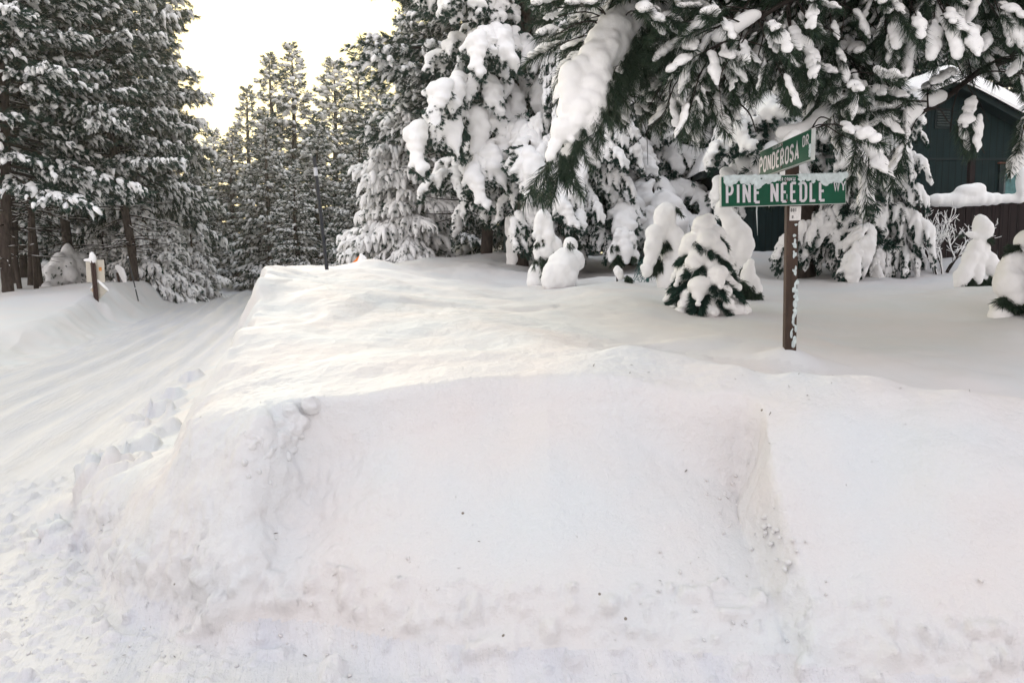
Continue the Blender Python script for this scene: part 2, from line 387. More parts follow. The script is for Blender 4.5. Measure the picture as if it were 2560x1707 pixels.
def make_ground():
    ys = [list(np.arange(-6, 2.8, .2)), list(np.arange(2.8, 5.0, .0100))]
    y = 5.0; g = []
    while y < 420:
        g.append(y); y += .0078 * (y + .5) + (.02 * max(0, y - 60) if y > 60 else 0)
    ys = np.array(ys[0] + ys[1] + g)
    sa = np.linspace(-.62, .62, 1000); st = .62 * 1.03 ** np.arange(1, 60); st = st[st < 3.2]
    s = np.concatenate([-st[::-1], sa, st])
    Sg, Yg = np.meshgrid(s, ys)
    X = Sg * (np.maximum(Yg, -6) + 7.5) * np.interp(Yg, [0, 4, 12, 400], [.85, .85, 1.0, 1.25])
    x = X.ravel(); y = Yg.ravel()
    # horizontal jitter of the steep faces gives small overhangs and broken lumps
    z = height(x, y)
    ny, nx = X.shape
    Z = z.reshape(ny, nx); k0 = np.searchsorted(ys, 3.0); k1 = np.searchsorted(ys, 5.0)
    for _ in range(10): Z[k0:k1] = (Z[k0 - 1:k1 - 1] + 2 * Z[k0:k1] + Z[k0 + 1:k1 + 1]) / 4
    z = Z.ravel()
    P = np.stack([x, y, z], 1)
    Xu = np.gradient(X, axis=1); Zu = np.gradient(Z, axis=1); Yv = np.gradient(Yg, axis=0); Zv = np.gradient(Z, axis=0); Xv = np.gradient(X, axis=0)
    # normal = du x dv
    N = np.stack([-(Zu * Yv), -(Xu * Zv - Zu * Xv), Xu * Yv], -1).reshape(-1, 3)
    N /= np.linalg.norm(N, axis=1)[:, None]
    steep = np.clip((1 - N[:, 2]) * 2.2, 0, 1)
    near = y < 16
    D = np.zeros(len(P)); Q = P[near]
    n1 = noise3(Q, 2.3, 1); n2 = noise3(Q, 6.0, 2); n3 = noise3(Q, 15.0, 3); n4 = noise3(Q, 34.0, 4)
    st_ = steep[near]; u_ = u_of(Q[:, 0], Q[:, 1])
    patch = sst(-.1, .5, noise3(Q, 1.1, 9)) * .8 + .2                      # rough only in patches
    frontz = (Q[:, 1] < 5.3) & (u_ > -2.2)
    corner = .55 * np.exp(-((Q[:, 0] + 1.75) / .75) ** 2) + .35 * np.exp(-((Q[:, 0] - 1.3) / .16) ** 2) + .55 * (1 - sst(.1, .4, Q[:, 2]))
    rough = sst(.02, .22, Q[:, 2]) * np.where(frontz, (patch * .55 + corner * 1.0) * (.25 + .55 * st_), .15 * st_)
    D[near] = .035 * n1 * st_ + rough * (.030 * n2 + .030 * np.abs(n3) + .013 * n4)
    # crumbs on the plowed ground in front and along the road edge
    low = (Q[:, 2] < .35) * (1 - sst(-2.6, -3.6, u_))
    cr = np.maximum(noise3(Q, 11, 14) - .42, 0) * .10 + np.maximum(noise3(Q, 24, 15) - .45, 0) * .05
    D[near] += low * cr * (Q[:, 1] < 6.5) + .006 * n3 * low
    rd = (u_ < -2.2) & (u_ > -6.2)
    D[near] += rd * (.006 * noise3(Q * np.array([1, .35, 1]), 9, 16) + .012 * np.maximum(noise3(Q, 13, 17) - .5, 0))
    P = P + N * D[:, None]
    idx = np.arange(nx * ny).reshape(ny, nx)
    Fq = np.stack([idx[:-1, :-1], idx[:-1, 1:], idx[1:, 1:], idx[1:, :-1]], -1).reshape(-1, 4)
    cen = P[Fq].mean(1); cu = u_of(cen[:, 0], cen[:, 1])
    road = ((cu < -2.05) & (cu > -5.9) & (cen[:, 1] > 5.0) & (cen[:, 1] < 46)) | ((cen[:, 1] <= 5.0) & (cen[:, 2] < .12) & (cen[:, 1] > -5))
    bank = (~road) & (cu > -2.05) & (cen[:, 1] < np.interp(cen[:, 0], [-4, -1, 1, 3, 6], [15, 9.5, 6.2, 4.95, 4.3])) & (cen[:, 1] > 2.9)
    lab = np.where(road, 1, np.where(bank, 2, 0))
    # shared vertex normals so no seam shows between the three sheets
    full = mesh_np('tmp', P, Fq, True)
    vn = np.empty(len(P) * 3, np.float32); full.vertices.foreach_get('normal', vn); vn = vn.reshape(-1, 3)
    bpy.data.meshes.remove(full)
    for k, name, mat in ((0, 'snow_field', 'snow_field'), (1, 'road', 'snow_road'), (2, 'snow_bank', 'snow_bank')):
        F = Fq[lab == k]; used = np.unique(F); mp = np.full(len(P), -1); mp[used] = np.arange(len(used))
        me = mesh_np(name, P[used], mp[F], True); me.materials.append(M[mat])
        me.normals_split_custom_set_from_vertices(vn[used].tolist())
        o = bpy.data.objects.new(name, me); COL.objects.link(o); o['kind'] = 'structure'
    # wide sheet below, out to the horizon
    V = np.array([[-1500, -600, -.35], [1500, -600, -.35], [1500, 2000, -.35], [-1500, 2000, -.35]], float)
    props(build('ground', V, np.array([[0, 1, 2, 3]]), M['snow_field'], None, False), kind='structure')
make_ground()
# ------------------------------------------------------------------ templates
def frame_from(ax, roll=None):
    """rotation matrices (k,3,3) whose X column follows ax and whose Z column leans up"""
    ax = ax / (np.linalg.norm(ax, axis=1)[:, None] + 1e-9)
    up = np.tile(np.array([0, 0, 1.0]), (len(ax), 1)); bad = np.abs(ax[:, 2]) > .97
    up[bad] = [1, 0, 0]
    y = np.cross(up, ax); y /= np.linalg.norm(y, axis=1)[:, None]
    z = np.cross(ax, y)
    if roll is not None:
        c, s = np.cos(roll)[:, None], np.sin(roll)[:, None]
        y, z = y * c + z * s, z * c - y * s
    return np.stack([ax, y, z], -1)

def tuft(n, length, width, spread, seed, axis_len=0.5):
    """brush of blade triangles along +X; tips sweep forward"""
    r = np.random.default_rng(seed); V = []; F = []
    for i in range(n):
        s = r.random() ** .7 * axis_len
        th = r.random() * 2 * PI; sp = spread * (.5 + .6 * r.random()) * (1 - .55 * s / max(axis_len, .01))
        d = np.array([math.cos(sp), math.sin(sp) * math.cos(th), math.sin(sp) * math.sin(th) - .12])
        d /= np.linalg.norm(d); L = length * (.75 + .5 * r.random())
        w = np.cross(d, r.normal(size=3)); w *= width / 2 / np.linalg.norm(w)
        p = np.array([s, 0, 0]); k = len(V)
        V += [p - w * .6, p + w * .6, p + d * L * .6 + w - np.array([0, 0, .03 * L]), p + d * L - np.array([0, 0, .10 * L]), p + d * L * .6 - w - np.array([0, 0, .03 * L])]
        F += [[k, k + 1, k + 2], [k, k + 2, k + 4], [k + 4, k + 2, k + 3]]
    return np.array(V), np.array(F)

def blob(sub, sx, sy, sz, droop, seed, amp=.18):
    """snow lump: flattened, drooping at both ends, uneven"""
    V, F = (ICO1, ICO2, ICO3)[sub - 1]; V = V.copy()
    n = noise3(V + seed * 3.1, 1.3, seed) * amp + noise3(V + seed * 1.7, 3.0, seed) * amp * .5
    V = V * (1 + n)[:, None]
    V[:, 2] = np.where(V[:, 2] < 0, V[:, 2] * .62, V[:, 2])
    V = V * [sx, sy, sz]
    V[:, 2] -= droop * (np.maximum(V[:, 0], 0) / sx) ** 2 * sx + .35 * droop * (V[:, 1] / sy) ** 2 * sy
    return V, F

FAR_TUFT = [tuft(16, .55, .075, .95, 40 + i, .55) for i in range(4)]
MID_TUFT = [tuft(30, .52, .045, .9, 60 + i, .6) for i in range(4)]
FAR_BLOB = [blob(1, .46, .27, .22, .35, 80 + i, .3) for i in range(6)]
MID_BLOB = [blob(2, .48, .26, .22, .45, 90 + i, .34) for i in range(6)]
LONG_BLOB = [blob(2, .66, .22, .19, .75, 100 + i, .3) for i in range(6)]

def scatter(acc, T, P, A, S, r, squash=None, roll=.5):
    """instances of random templates from T at P along A scaled S"""
    if not len(P): return
    R = frame_from(A, r.normal(size=len(P)) * roll)
    Mx = R * S[:, None, None]
    if squash is not None: Mx = Mx * squash[:, None, :]
    pick = r.integers(0, len(T), len(P))
    for k in range(len(T)):
        m = pick == k
        acc.inst(T[k], Mx[m], P[m])

def conifer(h, R, start, nb, seed, tuft_s=.42, snow_s=.42, snow_p=.75, tufts=MID_TUFT, blobs=MID_BLOB, shape=.8, e_lo=-.25, e_hi=.7,
            droop=.35, dens=1.0, r0=None, lean=(0, 0), asym=.2, snow_line=True, bare=0.0):
    """one tree: trunk, limbs, needles and snow as arrays, base at the origin"""
    r = np.random.default_rng(seed)
    r0 = r0 or h * .016 + .05
    tt = np.linspace(0, 1, 14)
    bend = np.stack([lean[0] * tt + .012 * h * np.sin(tt * 5 + seed), lean[1] * tt + .008 * h * np.sin(tt * 4 + seed * 2), h * tt - .5 * (tt == 0)], 1)
    bend[0, :2] = 0
    trunk = Acc(); V, F = tube(bend, r0 * (1 - tt) ** .8 + .015, 10); trunk.add(V, F)
    limbs = Acc(); TP = []; TA = []; TS = []; SP = []; SA = []; SS = []
    up = np.array([0, 0, 1.0])
    def trunk_at(t): return np.array([np.interp(t, tt, bend[:, i]) for i in range(3)])
    nbare = int(nb * bare)
    for i in range(nb + nbare):
        isbare = i >= nb
        t = start + (1 - start) * ((i + .5 * r.random()) / nb) ** .92 if not isbare else start * (.25 + .75 * r.random())
        t = min(t, .995)
        u = (t - start) / (1 - start) if not isbare else 0
        L = R * ((1 - u) ** shape * (.86 + .14 * min(1, u * 6)) + .035) * (.72 + .5 * r.random()) * (1 + asym * math.sin(i * .61 + seed))
        if isbare: L = R * (.35 + .5 * r.random())
        az = i * 2.39996 + r.normal() * .35
        e = e_lo + (e_hi - e_lo) * u ** 1.3 + r.normal() * .10
        d = np.array([math.cos(az), math.sin(az), 0]); side = np.array([-d[1], d[0], 0])
        s = np.linspace(0, 1, 7); curl = r.normal() * .18
        dr = droop * (1 - .6 * u)
        C = trunk_at(t) + d * (L * s * math.cos(e))[:, None] + side * (curl * L * s ** 2)[:, None] + up * (L * (math.sin(e) * s - dr * s ** 2 * .8 + dr * .45 * s ** 4))[:, None]
        br = max(.012, .016 * L * (1 if not isbare else .6))
        V, F = tube(C, br * (1 - .8 * s) + .004, 4, False); limbs.add(V, F)
        tang = np.gradient(C, axis=0)
        if snow_line:                                                       # snow riding on the bare inner limb
            for k in range(1, 6):
                if r.random() < (.8 if isbare else .6) * snow_p:
                    SP.append(C[k] + up * br * 1.2); SA.append(tang[k]); SS.append([.30 * L / 2.4, .10, .07] if not isbare else [.34 * L / 2.0, .07, .05])
        if isbare: continue
        ntw = max(3, int(5.5 * L * dens / (tuft_s * 2.2)))
        for j in range(ntw):
            sj = .22 + .78 * (j + r.random()) / ntw
            p0 = np.array([np.interp(sj, s, C[:, a]) for a in range(3)])
            td = np.array([np.interp(sj, s, tang[:, a]) for a in range(3)]); td /= np.linalg.norm(td)
            sg = 1 if j % 2 else -1
            ang = (.95 - .5 * sj) * sg + r.normal() * .2
            dd = td * math.cos(ang) + side * math.sin(ang); dd[2] += -.18 * dr + r.normal() * .08
            tl = L * (.42 * (1 - sj) + .13) * (.6 + .7 * r.random())
            nt_ = max(1, int(tl / (tuft_s * .55)))
            for q in range(nt_ + 1):
                f = (q + .5 * r.random() + .4) / (nt_ + .4)
                pp = p0 + dd * tl * f + up * (-.22 * dr * tl * f * f) + r.normal(size=3) * .03
                sc = tuft_s * (.75 + .5 * r.random())
                TP.append(pp); TA.append(dd + up * (.30 * (1 - dr * 2.0)) + r.normal(size=3) * .25); TS.append(sc)
                if r.random() < snow_p * (.45 + .75 * sj):
                    k = snow_s * (.45 + .85 * r.random() ** 1.6)
                    SP.append(pp + up * (.12 * sc) + dd * sc * .25); SA.append(dd + up * (-.22 - .5 * dr)); SS.append([k, k * (.75 + .5 * r.random()), k * (.8 + .5 * r.random())])
    TP = np.array(TP); TA = np.array(TA); TS = np.array(TS)
    crown = Acc(); scatter(crown, tufts, TP, TA, TS, r)
    sn = Acc(); SP = np.array(SP); SA = np.array(SA); SS = np.array(SS)
    scatter(sn, blobs, SP, SA, np.ones(len(SP)), r, SS, .25)
    return dict(trunk=trunk.get(), limbs=limbs.get(), crown=crown.get(), snow=sn.get())

def make_tree_meshes(name, parts, bark='bark', needle='needle'):
    out = {}
    for k, m, nm in (('trunk', bark, 'trunk'), ('limbs', 'bark_dark', 'branches'), ('crown', needle, 'crown'), ('snow', 'snow_tree', 'snow')):
        if k in parts:
            me = mesh_np(nm, *parts[k], smooth=(k != 'crown')); me.materials.append(M[m]); out[nm] = me
    return out

def plant(meshes, name, px, Y, label, cat='pine tree', group=None, scale=1.0, rz=0.0, tilt=(0, 0), sink=.1, zs=1.0, mat=None):
    p = at(px, 690, Y); z = H(p[0], Y) - sink
    o = thing(name, (p[0], Y, z), label, cat, group, rz)
    o.rotation_euler = (Matrix.Rotation(tilt[1], 3, 'Y') @ Matrix.Rotation(tilt[0], 3, 'X') @ Matrix.Rotation(rz, 3, 'Z')).to_euler(); o.scale = (scale, scale, scale * zs)
    for nm, me in meshes.items():
        c = bpy.data.objects.new(nm, me); COL.objects.link(c); c.parent = o
    return o

# ------------------------------------------------------------------ smooth merged snow
def fuse(ells, voxel=.03, smooth=4, amp=0.0, seed=1, nscale=6.0):
    """ells: list of (centre, radii, R or None) fused into one smooth skin"""
    a = Acc()
    for e in ells:
        V = ICO2[0] * np.array(e[1])
        if len(e) > 2 and e[2] is not None: V = V @ np.array(e[2]).T
        a.add(V + np.array(e[0]), ICO2[1])
    me = mesh_np('tmp', *a.get()); o = bpy.data.objects.new('tmp', me); COL.objects.link(o)
    md = o.modifiers.new('r', 'REMESH'); md.mode = 'VOXEL'; md.voxel_size = voxel
    if smooth:
        m2 = o.modifiers.new('s', 'SMOOTH'); m2.iterations = smooth; m2.factor = .6
    dg = bpy.context.evaluated_depsgraph_get(); ev = o.evaluated_get(dg); m = ev.to_mesh()
    m.calc_loop_triangles()
    V = np.empty(len(m.vertices) * 3, np.float32); m.vertices.foreach_get('co', V); V = V.reshape(-1, 3).astype(float)
    F = np.empty(len(m.loop_triangles) * 3, np.int32); m.loop_triangles.foreach_get('vertices', F); F = F.reshape(-1, 3)
    ev.to_mesh_clear(); bpy.data.objects.remove(o); bpy.data.meshes.remove(me)
    if amp:
        n = noise3(V, nscale, seed) * amp + noise3(V, nscale * 2.4, seed + 5) * amp * .4
        c = V.mean(0); d = V - c; d /= np.linalg.norm(d, axis=1)[:, None] + 1e-9
        V = V + d * n[:, None]
    return V, F

def chain(P, r, n=14, flat=1.0, jit=0.0, rr=None):
    """ellipsoids strung along a polyline P with radii r"""
    P = np.array(P, float); t = np.linspace(0, len(P) - 1, n); out = []
    for x in t:
        p = np.array([np.interp(x, range(len(P)), P[:, a]) for a in range(3)])
        q = np.interp(x / (len(P) - 1), np.linspace(0, 1, len(r)), r)
        if rr is not None: p = p + rr.normal(size=3) * jit * q; q *= 1 + .25 * rr.normal() * (jit > 0)
        out.append((p, (q, q, q * flat)))
    return out
# broken crust lumps stuck to the left shoulder of the cut and crumbs at its foot
def surface_y(x, z):
    ys_ = np.linspace(3.0, 5.2, 220); hh = height(np.full(220, x), ys_, False); k = np.argmax(hh > z)
    return float(ys_[k])
rc = np.random.default_rng(31); E = []
for (px, py, n, sp, rad) in ((722, 1075, 16, .045, .050), (705, 1100, 18, .05, .030), (690, 1160, 34, .045, .016), (655, 1120, 22, .05, .020), (640, 1100, 12, .03, .026), (1850, 1262, 40, .06, .013), (1800, 1240, 20, .05, .011)):
    z = 1.8 - (py - 690) / FPX * 4.05; x = (px - 1280) / FPX * 4.05; y = surface_y(x, z)
    for i in range(n):
        xx = x + rc.normal() * sp; zz = z + rc.normal() * sp; rr = rad * (.6 + .8 * rc.random())
        E.append(((xx, surface_y(xx, zz) - .012 * rc.random() + .25 * rr, zz), (rr, rr * .8, rr * (.7 + .5 * rc.random())), rotm(rc)))
V, F = fuse(E, .0065, 0, 0, 1)
V = V + .013 * (noise3(V, 14, 3) + .6 * noise3(V, 32, 4))[:, None] * np.array([.5, -1, .6])
o = build('crust_lumps', V, F, M['snow_bank']); props(o, 'broken crust lumps stuck in the cut face of the snow bank', 'snow crust', kind='stuff')
a = Acc(); P = []; S = []
while len(P) < 520:
    x = -3.2 + 6.4 * rc.random(); y = 3.2 + 1.5 * rc.random() ** 1.2 
    if y > 4.8: x = -1.9 - .27 * y + rc.normal() * .35
    z = H(x, y)
    if z > .45: continue
    P.append((x, y, z)); S.append(.004 + .011 * rc.random() ** 3)
P = np.array(P); S = np.array(S)
for T_ in [blob(1, 1, .8, .7, 0, 900 + i, .5) for i in range(4)]:
    m = rc.integers(0, 4, len(P)) == 0
    a.inst(T_, frame_from(rc.normal(size=(m.sum(), 3))) * S[m][:, None, None], P[m])
o = a.obj('snow_crumbs', M['snow_bank']); props(o, 'loose snow crumbs scattered along the foot of the plowed bank', 'snow crumbs', kind='stuff')
# bark and needle litter on the bank
a = Acc(); P = []
while len(P) < 120:
    x = -2.8 + 5.6 * rc.random(); y = 3.35 + 1.2 * rc.random()
    P.append((x, y, H(x, y) + .004))
P = np.array(P); S = .004 + .010 * rc.random(len(P)) ** 2
V = np.array([[-1, -.25, 0], [1, -.15, .05], [.8, .2, .15], [-.9, .3, .1], [0, 0, .3]]); F = np.array([[0, 1, 4], [1, 2, 4], [2, 3, 4], [3, 0, 4]])
a.inst((V, F), frame_from(rc.normal(size=(len(P), 3))) * S[:, None, None], P)
o = a.obj('bark_litter', M['litter']); props(o, 'tiny brown bark flakes and needles littering the cut snow', 'litter', kind='stuff')
# ------------------------------------------------------------------ boughs buried in snow
CEDAR_TUFT = [tuft(34, .70, .085, 1.1, 140 + i, .7) for i in range(4)]
def heavy_bough(seed, drop=.62, lobes=5, fat=1.0, voxel=.026):
    """unit bough along +X: a thick drooping quilt of snow with hanging fingers, needles showing below"""
    r = np.random.default_rng(seed); E = []; TP = []; TA = []; TS = []; limb = Acc()
    s = np.linspace(0, 1, 8)
    curl = r.normal() * .12
    C = np.stack([.95 * s * (1 - .18 * s), curl * s ** 2, .10 * s - drop * s ** 2.1], 1)
    rad = fat * np.interp(s, [0, .15, .5, 1], [.06, .125, .16, .08])
    E += chain(C + [0, 0, .03], rad, 16, .78, .25, r)
    V, F = tube(C - [0, 0, .06], np.linspace(.022, .006, 8), 5, False); limb.add(V, F)
    for j in range(lobes * 2):
        f = .18 + .78 * (j / 2 + .5 * r.random()) / lobes; sg = 1 if j % 2 else -1
        p0 = np.array([np.interp(f, s, C[:, a]) for a in range(3)])
        ang = sg * (1.15 - .6 * f + r.normal() * .12); L = (.46 * (1 - .55 * f)) * (.65 + .6 * r.random())
        q = np.linspace(0, 1, 6)
        LC = p0 + np.stack([L * q * math.cos(ang), L * q * math.sin(ang), -.12 * q * L - (.55 + .5 * r.random()) * L * q ** 1.8], 1)
        lr = fat * np.interp(q, [0, .4, 1], [.10, .105 + .03 * r.random(), .04])
        E += chain(LC + [0, 0, .015], lr, 9, .85, .3, r)
        V, F = tube(LC - [0, 0, .045], np.linspace(.010, .003, 6), 4, False); limb.add(V, F)
        # fingers hanging off the lobe
        for w in range(2):
            k = LC[2 + 2 * w] if 2 + 2 * w < 6 else LC[5]; dl = .10 + .12 * r.random(); o = r.normal(size=2) * .03
            E += chain([k, k + [o[0] + .02, o[1], -dl]], [.060 * fat, .028 * fat], 5, 1.0)
            TP.append(k + [o[0], o[1], -dl * .8]); TA.append([.3 * math.cos(ang), .3 * math.sin(ang), -1]); TS.append(.09)
        for w in range(16):
            f2 = (w + .5) / 16; k = np.array([np.interp(f2, q, LC[:, a]) for a in range(3)])
            sd = np.array([-math.sin(ang), math.cos(ang), 0]) * r.choice([-1, 1])
            TP.append(k + sd * .035 + [0, 0, -.05 - .02 * r.random()]); TA.append(np.array([math.cos(ang), math.sin(ang), -.7]) * .6 + sd * .8 + r.normal(size=3) * .2); TS.append(.085 + .035 * r.random())
        TP.append(LC[5]); TA.append([math.cos(ang), math.sin(ang), -.9]); TS.append(.10)
    for w in range(30):
        f2 = w / 29; k = np.array([np.interp(f2, s, C[:, a]) for a in range(3)])
        TP.append(k + [0, r.normal() * .05, -.08]); TA.append([.7, r.normal() * .6, -.7]); TS.append(.10)
    sn = fuse(E, voxel, 3, .012, seed, 9)
    a = Acc(); scatter(a, CEDAR_TUFT, np.array(TP), np.array(TA, float), np.array(TS), r)
    return dict(snow=sn, crown=a.get(), limbs=limb.get())
MINI = [heavy_bough(200 + i, .70 + .14 * (i % 4), 3 + i % 2, .85 + .14 * (i % 3), .046) for i in range(6)]
def compound(seed):
    """limb carrying a dozen small quilted boughs, shingled down its length"""
    r = np.random.default_rng(seed); s = np.linspace(0, 1, 8); dr = .30 + .25 * r.random()
    C = np.stack([.80 * s, .10 * r.normal() * s ** 2, .14 * s - dr * s ** 2], 1)
    A = {k: Acc() for k in ('snow', 'crown', 'limbs')}
    A['limbs'].add(*tube(C, np.linspace(.024, .008, 8), 6, False))
    n = 11
    for i in range(n):
        f = .12 + .86 * i / (n - 1); p = np.array([np.interp(f, s, C[:, a]) for a in range(3)])
        az = (1 if i % 2 else -1) * (1.05 - .75 * f + r.normal() * .18) if i < n - 1 else 0
        ax = np.array([[math.cos(az), math.sin(az), -.25 - .35 * r.random()]]); R = frame_from(ax, np.array([r.normal() * .25]))[0]
        L = (.36 - .05 * f) * (.75 + .5 * r.random()); k = int(r.integers(len(MINI)))
        if i == n - 1: L = .36
        th = .9 + .5 * r.random()
        Mx = (R @ np.diag([L, L * .95, L * th]))[None]
        for q in A: A[q].inst(MINI[k][q], Mx, p[None] + np.array([[0, 0, .02 * r.normal()]]))
    return {k: v.get() for k, v in A.items()}
BOUGHS = [compound(700 + i) for i in range(6)]

BM = []
for T_ in BOUGHS:
    d = {}
    for k, m, nm in (('limbs', 'bark_dark', 'bough'), ('crown', 'needle_fir', 'needles'), ('snow', 'snow_tree', 'snow')):
        me = mesh_np(nm, *T_[k], smooth=(k != 'crown')); me.materials.append(M[m]); d[k] = me
    BM.append(d)

def heavy_tree(name, px, Y, label, h, R, start, nb, seed, shape=.7, fill=1.0, r0=None, lean=(0, 0), e_hi=.35, e_lo=-.15, smin=.3, thin=1.0, sink=.1, cat='cedar', group='snow-laden cedars in the yard', plaster=False, front=0.0):
    """every bough is a part of its own, carrying its needles and its quilt of snow"""
    r = np.random.default_rng(seed); up = np.array([0, 0, 1.0]); r0 = r0 or h * .014 + .05
    x = at(px, 690, Y)[0]
    o = thing(name, (x, Y, H(x, Y) - sink), label, cat, group)
    tt = np.linspace(0, 1, 12)
    bend = np.stack([lean[0] * tt + .01 * h * np.sin(tt * 5 + seed), lean[1] * tt, h * tt - .5 * (tt == 0)], 1); bend[0, :2] = 0
    tr = build('trunk', *tube(bend, r0 * (1 - tt) ** .8 + .015, 12), M['bark'], o)
    if plaster:
        E = []
        for k in range(60):
            z = .1 + 2.6 * r.random(); a_ = math.pi * (1.05 + .35 * r.random()); rr = r0 * .93
            E.append(((rr * math.cos(a_) + np.interp(z, bend[:, 2], bend[:, 0]), rr * math.sin(a_), z), (.10, .06, .12 + .12 * r.random())))
        build('plastered_snow', *fuse(E, .022, 2, .02, 4, 9), M['snow_tree'], tr)
    TP = []; TA = []; TS = []
    for i in range(nb):
        u = (i + .6 * r.random()) / nb; t = start + (1 - start) * u ** .95
        L = 1.12 * R * ((1 - u) ** shape + .10) * (.65 + .6 * r.random()); az = i * 2.39996 + r.normal() * .3
        e = e_lo + (e_hi - e_lo) * u ** 1.2 + r.normal() * .16
        p = np.array([np.interp(t, tt, bend[:, a]) for a in range(3)])
        L = max(L, smin)
        if h * t > 5.2 + 0.0 * Y and (t * h - 1) / Y > .62: continue              # never inside the picture
        ax = np.array([[math.cos(az) * math.cos(e), math.sin(az) * math.cos(e), math.sin(e)]])
        Rm = frame_from(ax, np.array([r.normal() * .2]))[0]
        th = np.clip(1.5 * thin / L, .75, 1.4)
        A4 = Matrix.Identity(4); Sc = Rm @ np.diag([L, L, L * th])
        for a in range(3):
            for b in range(3): A4[a][b] = float(Sc[a, b])
            A4[a][3] = float(p[a])
        T_ = BM[r.integers(len(BM))]
        bo = bpy.data.objects.new('bough', T_['limbs']); COL.objects.link(bo); bo.parent = o; bo.matrix_local = A4
        for k, nm in (('crown', 'needles'), ('snow', 'snow')):
            c = bpy.data.objects.new(nm, T_[k]); COL.objects.link(c); c.parent = bo
        for j in range(int(16 * fill)):                                     # dark inner needles
            f = .05 + .6 * r.random(); q = p + ax[0] * L * f * .8 + r.normal(size=3) * .12 * L + up * (-.35 * L * f * f - .15)
            TP.append(q); TA.append(ax[0] + r.normal(size=3) * .6 - up * .3); TS.append(.13 + .08 * r.random())
    a = Acc(); scatter(a, CEDAR_TUFT, np.array(TP), np.array(TA), np.array(TS), r)
    a.obj('crown', M['needle_fir'], o, False)
    return o
# ------------------------------------------------------------------ forest
PINE_A = make_tree_meshes('a', conifer(24, 4.6, .22, 170, 301, .42, .42, .52, e_lo=-.05, e_hi=.75, droop=.30, dens=1.0, asym=.25, bare=.25, r0=.24))
PINE_B = make_tree_meshes('b', conifer(23, 4.2, .15, 180, 302, .42, .44, .56, e_lo=-.22, e_hi=.7, droop=.36, dens=1.0, r0=.22))
PINE_C = make_tree_meshes('c', conifer(15, 3.7, .05, 115, 303, .42, .56, .62, FAR_TUFT, FAR_BLOB, .85, e_lo=-.25, e_hi=.8, droop=.35, dens=.95))
PINE_D = make_tree_meshes('d', conifer(14, 3.4, .05, 105, 304, .42, .56, .62, FAR_TUFT, FAR_BLOB, .75, e_lo=-.2, e_hi=.8, droop=.32, dens=.95))
PINE_E = make_tree_meshes('e', conifer(16, 3.2, .08, 110, 305, .42, .46, .6, FAR_TUFT, FAR_BLOB, .9, e_lo=-.1, e_hi=.8, droop=.3, dens=.75, asym=.3))
FIR = make_tree_meshes('f', conifer(7.6, 2.75, .06, 100, 306, .30, .58, .92, MID_TUFT, LONG_BLOB, .72, e_lo=-.35, e_hi=.5, droop=.55, dens=1.15), needle='needle_fir')
FIR_S = make_tree_meshes('g', conifer(3.4, 1.35, .05, 48, 307, .22, .34, 1.0, MID_TUFT, LONG_BLOB, .75, e_lo=-.4, e_hi=.6, droop=.6, dens=1.1), needle='needle_fir')
POLE_PINE = make_tree_meshes('p', conifer(17, 2.3, .62, 46, 308, .46, .36, .5, MID_TUFT, MID_BLOB, .8, e_lo=-.1, e_hi=.6, droop=.3, dens=.8, r0=.085, bare=2.2))

GP = 'tall pines left of the road'; GM = 'pines beyond the bend of the road'; GB = 'pines filling the wood behind'
HT = {id(PINE_A): 24, id(PINE_B): 23, id(PINE_C): 15, id(PINE_D): 14, id(PINE_E): 16, id(FIR): 7.6, id(FIR_S): 3.4, id(POLE_PINE): 17}
def T(me, name, px, Y, label, cat, group, top, rz, tilt=(0, 0), wide=1.0):
    """top = photo row its tip reaches (or would reach above the frame)"""
    x = at(px, 690, Y)[0]; z = H(x, Y) - .1; hh = at(px, top, Y)[2] - z; s = hh / HT[id(me)]
    return plant(me, name, px, Y, label, cat, group, s * wide, rz, tilt, .1, 1 / wide)
T(PINE_A, 'pine_tree', 20, 27, 'dark tall pine at the left edge with small snow clumps high up', 'pine tree', GP, -620, .5)
T(PINE_A, 'pine_tree', 335, 31, 'pine with a dark bare leaning trunk just behind the leaning grey sign', 'pine tree', GP, -600, 2.2, (0, -.11), .82)
T(PINE_B, 'pine_tree', 378, 36, 'broad tall pine whose long branch tips stand against the pale sky left of the gap', 'pine tree', GP, -820, 4.0, (0, -.05), .64)
T(PINE_A, 'pine_tree', 170, 35, 'tall dark pine behind the square sign, second from the left edge', 'pine tree', GP, -420, 3.4)
T(PINE_B, 'pine_tree', 455, 46, 'shorter pine reaching down to the road beside the gap of sky', 'pine tree', GP, 210, .4, (0, 0), 1.1)
T(PINE_C, 'pine_tree', -15, 52, 'dim pine closing the wood at the far left horizon', 'pine tree', GP, 100, 1.0, (0, 0), 1.5)
T(PINE_C, 'pine_tree', 105, 56, 'dim pine far behind the white cone of snow', 'pine tree', GP, 60, 2.0, (0, 0), 1.5)
T(PINE_D, 'pine_tree', 205, 58, 'dim pine far behind the square sign', 'pine tree', GP, 80, 3.0, (0, 0), 1.5)
T(PINE_D, 'pine_tree', 320, 62, 'dim pine far behind the dark leaning trunk', 'pine tree', GP, 80, 4.0, (0, 0), 1.5)
T(PINE_B, 'pine_tree', 60, 42, 'shaded pine deep in the wood at the far left', 'pine tree', GP, -250, 1.4)
T(PINE_B, 'pine_tree', 245, 46, 'shaded pine deep in the wood behind the dark leaning trunk', 'pine tree', GP, -200, 5.2)
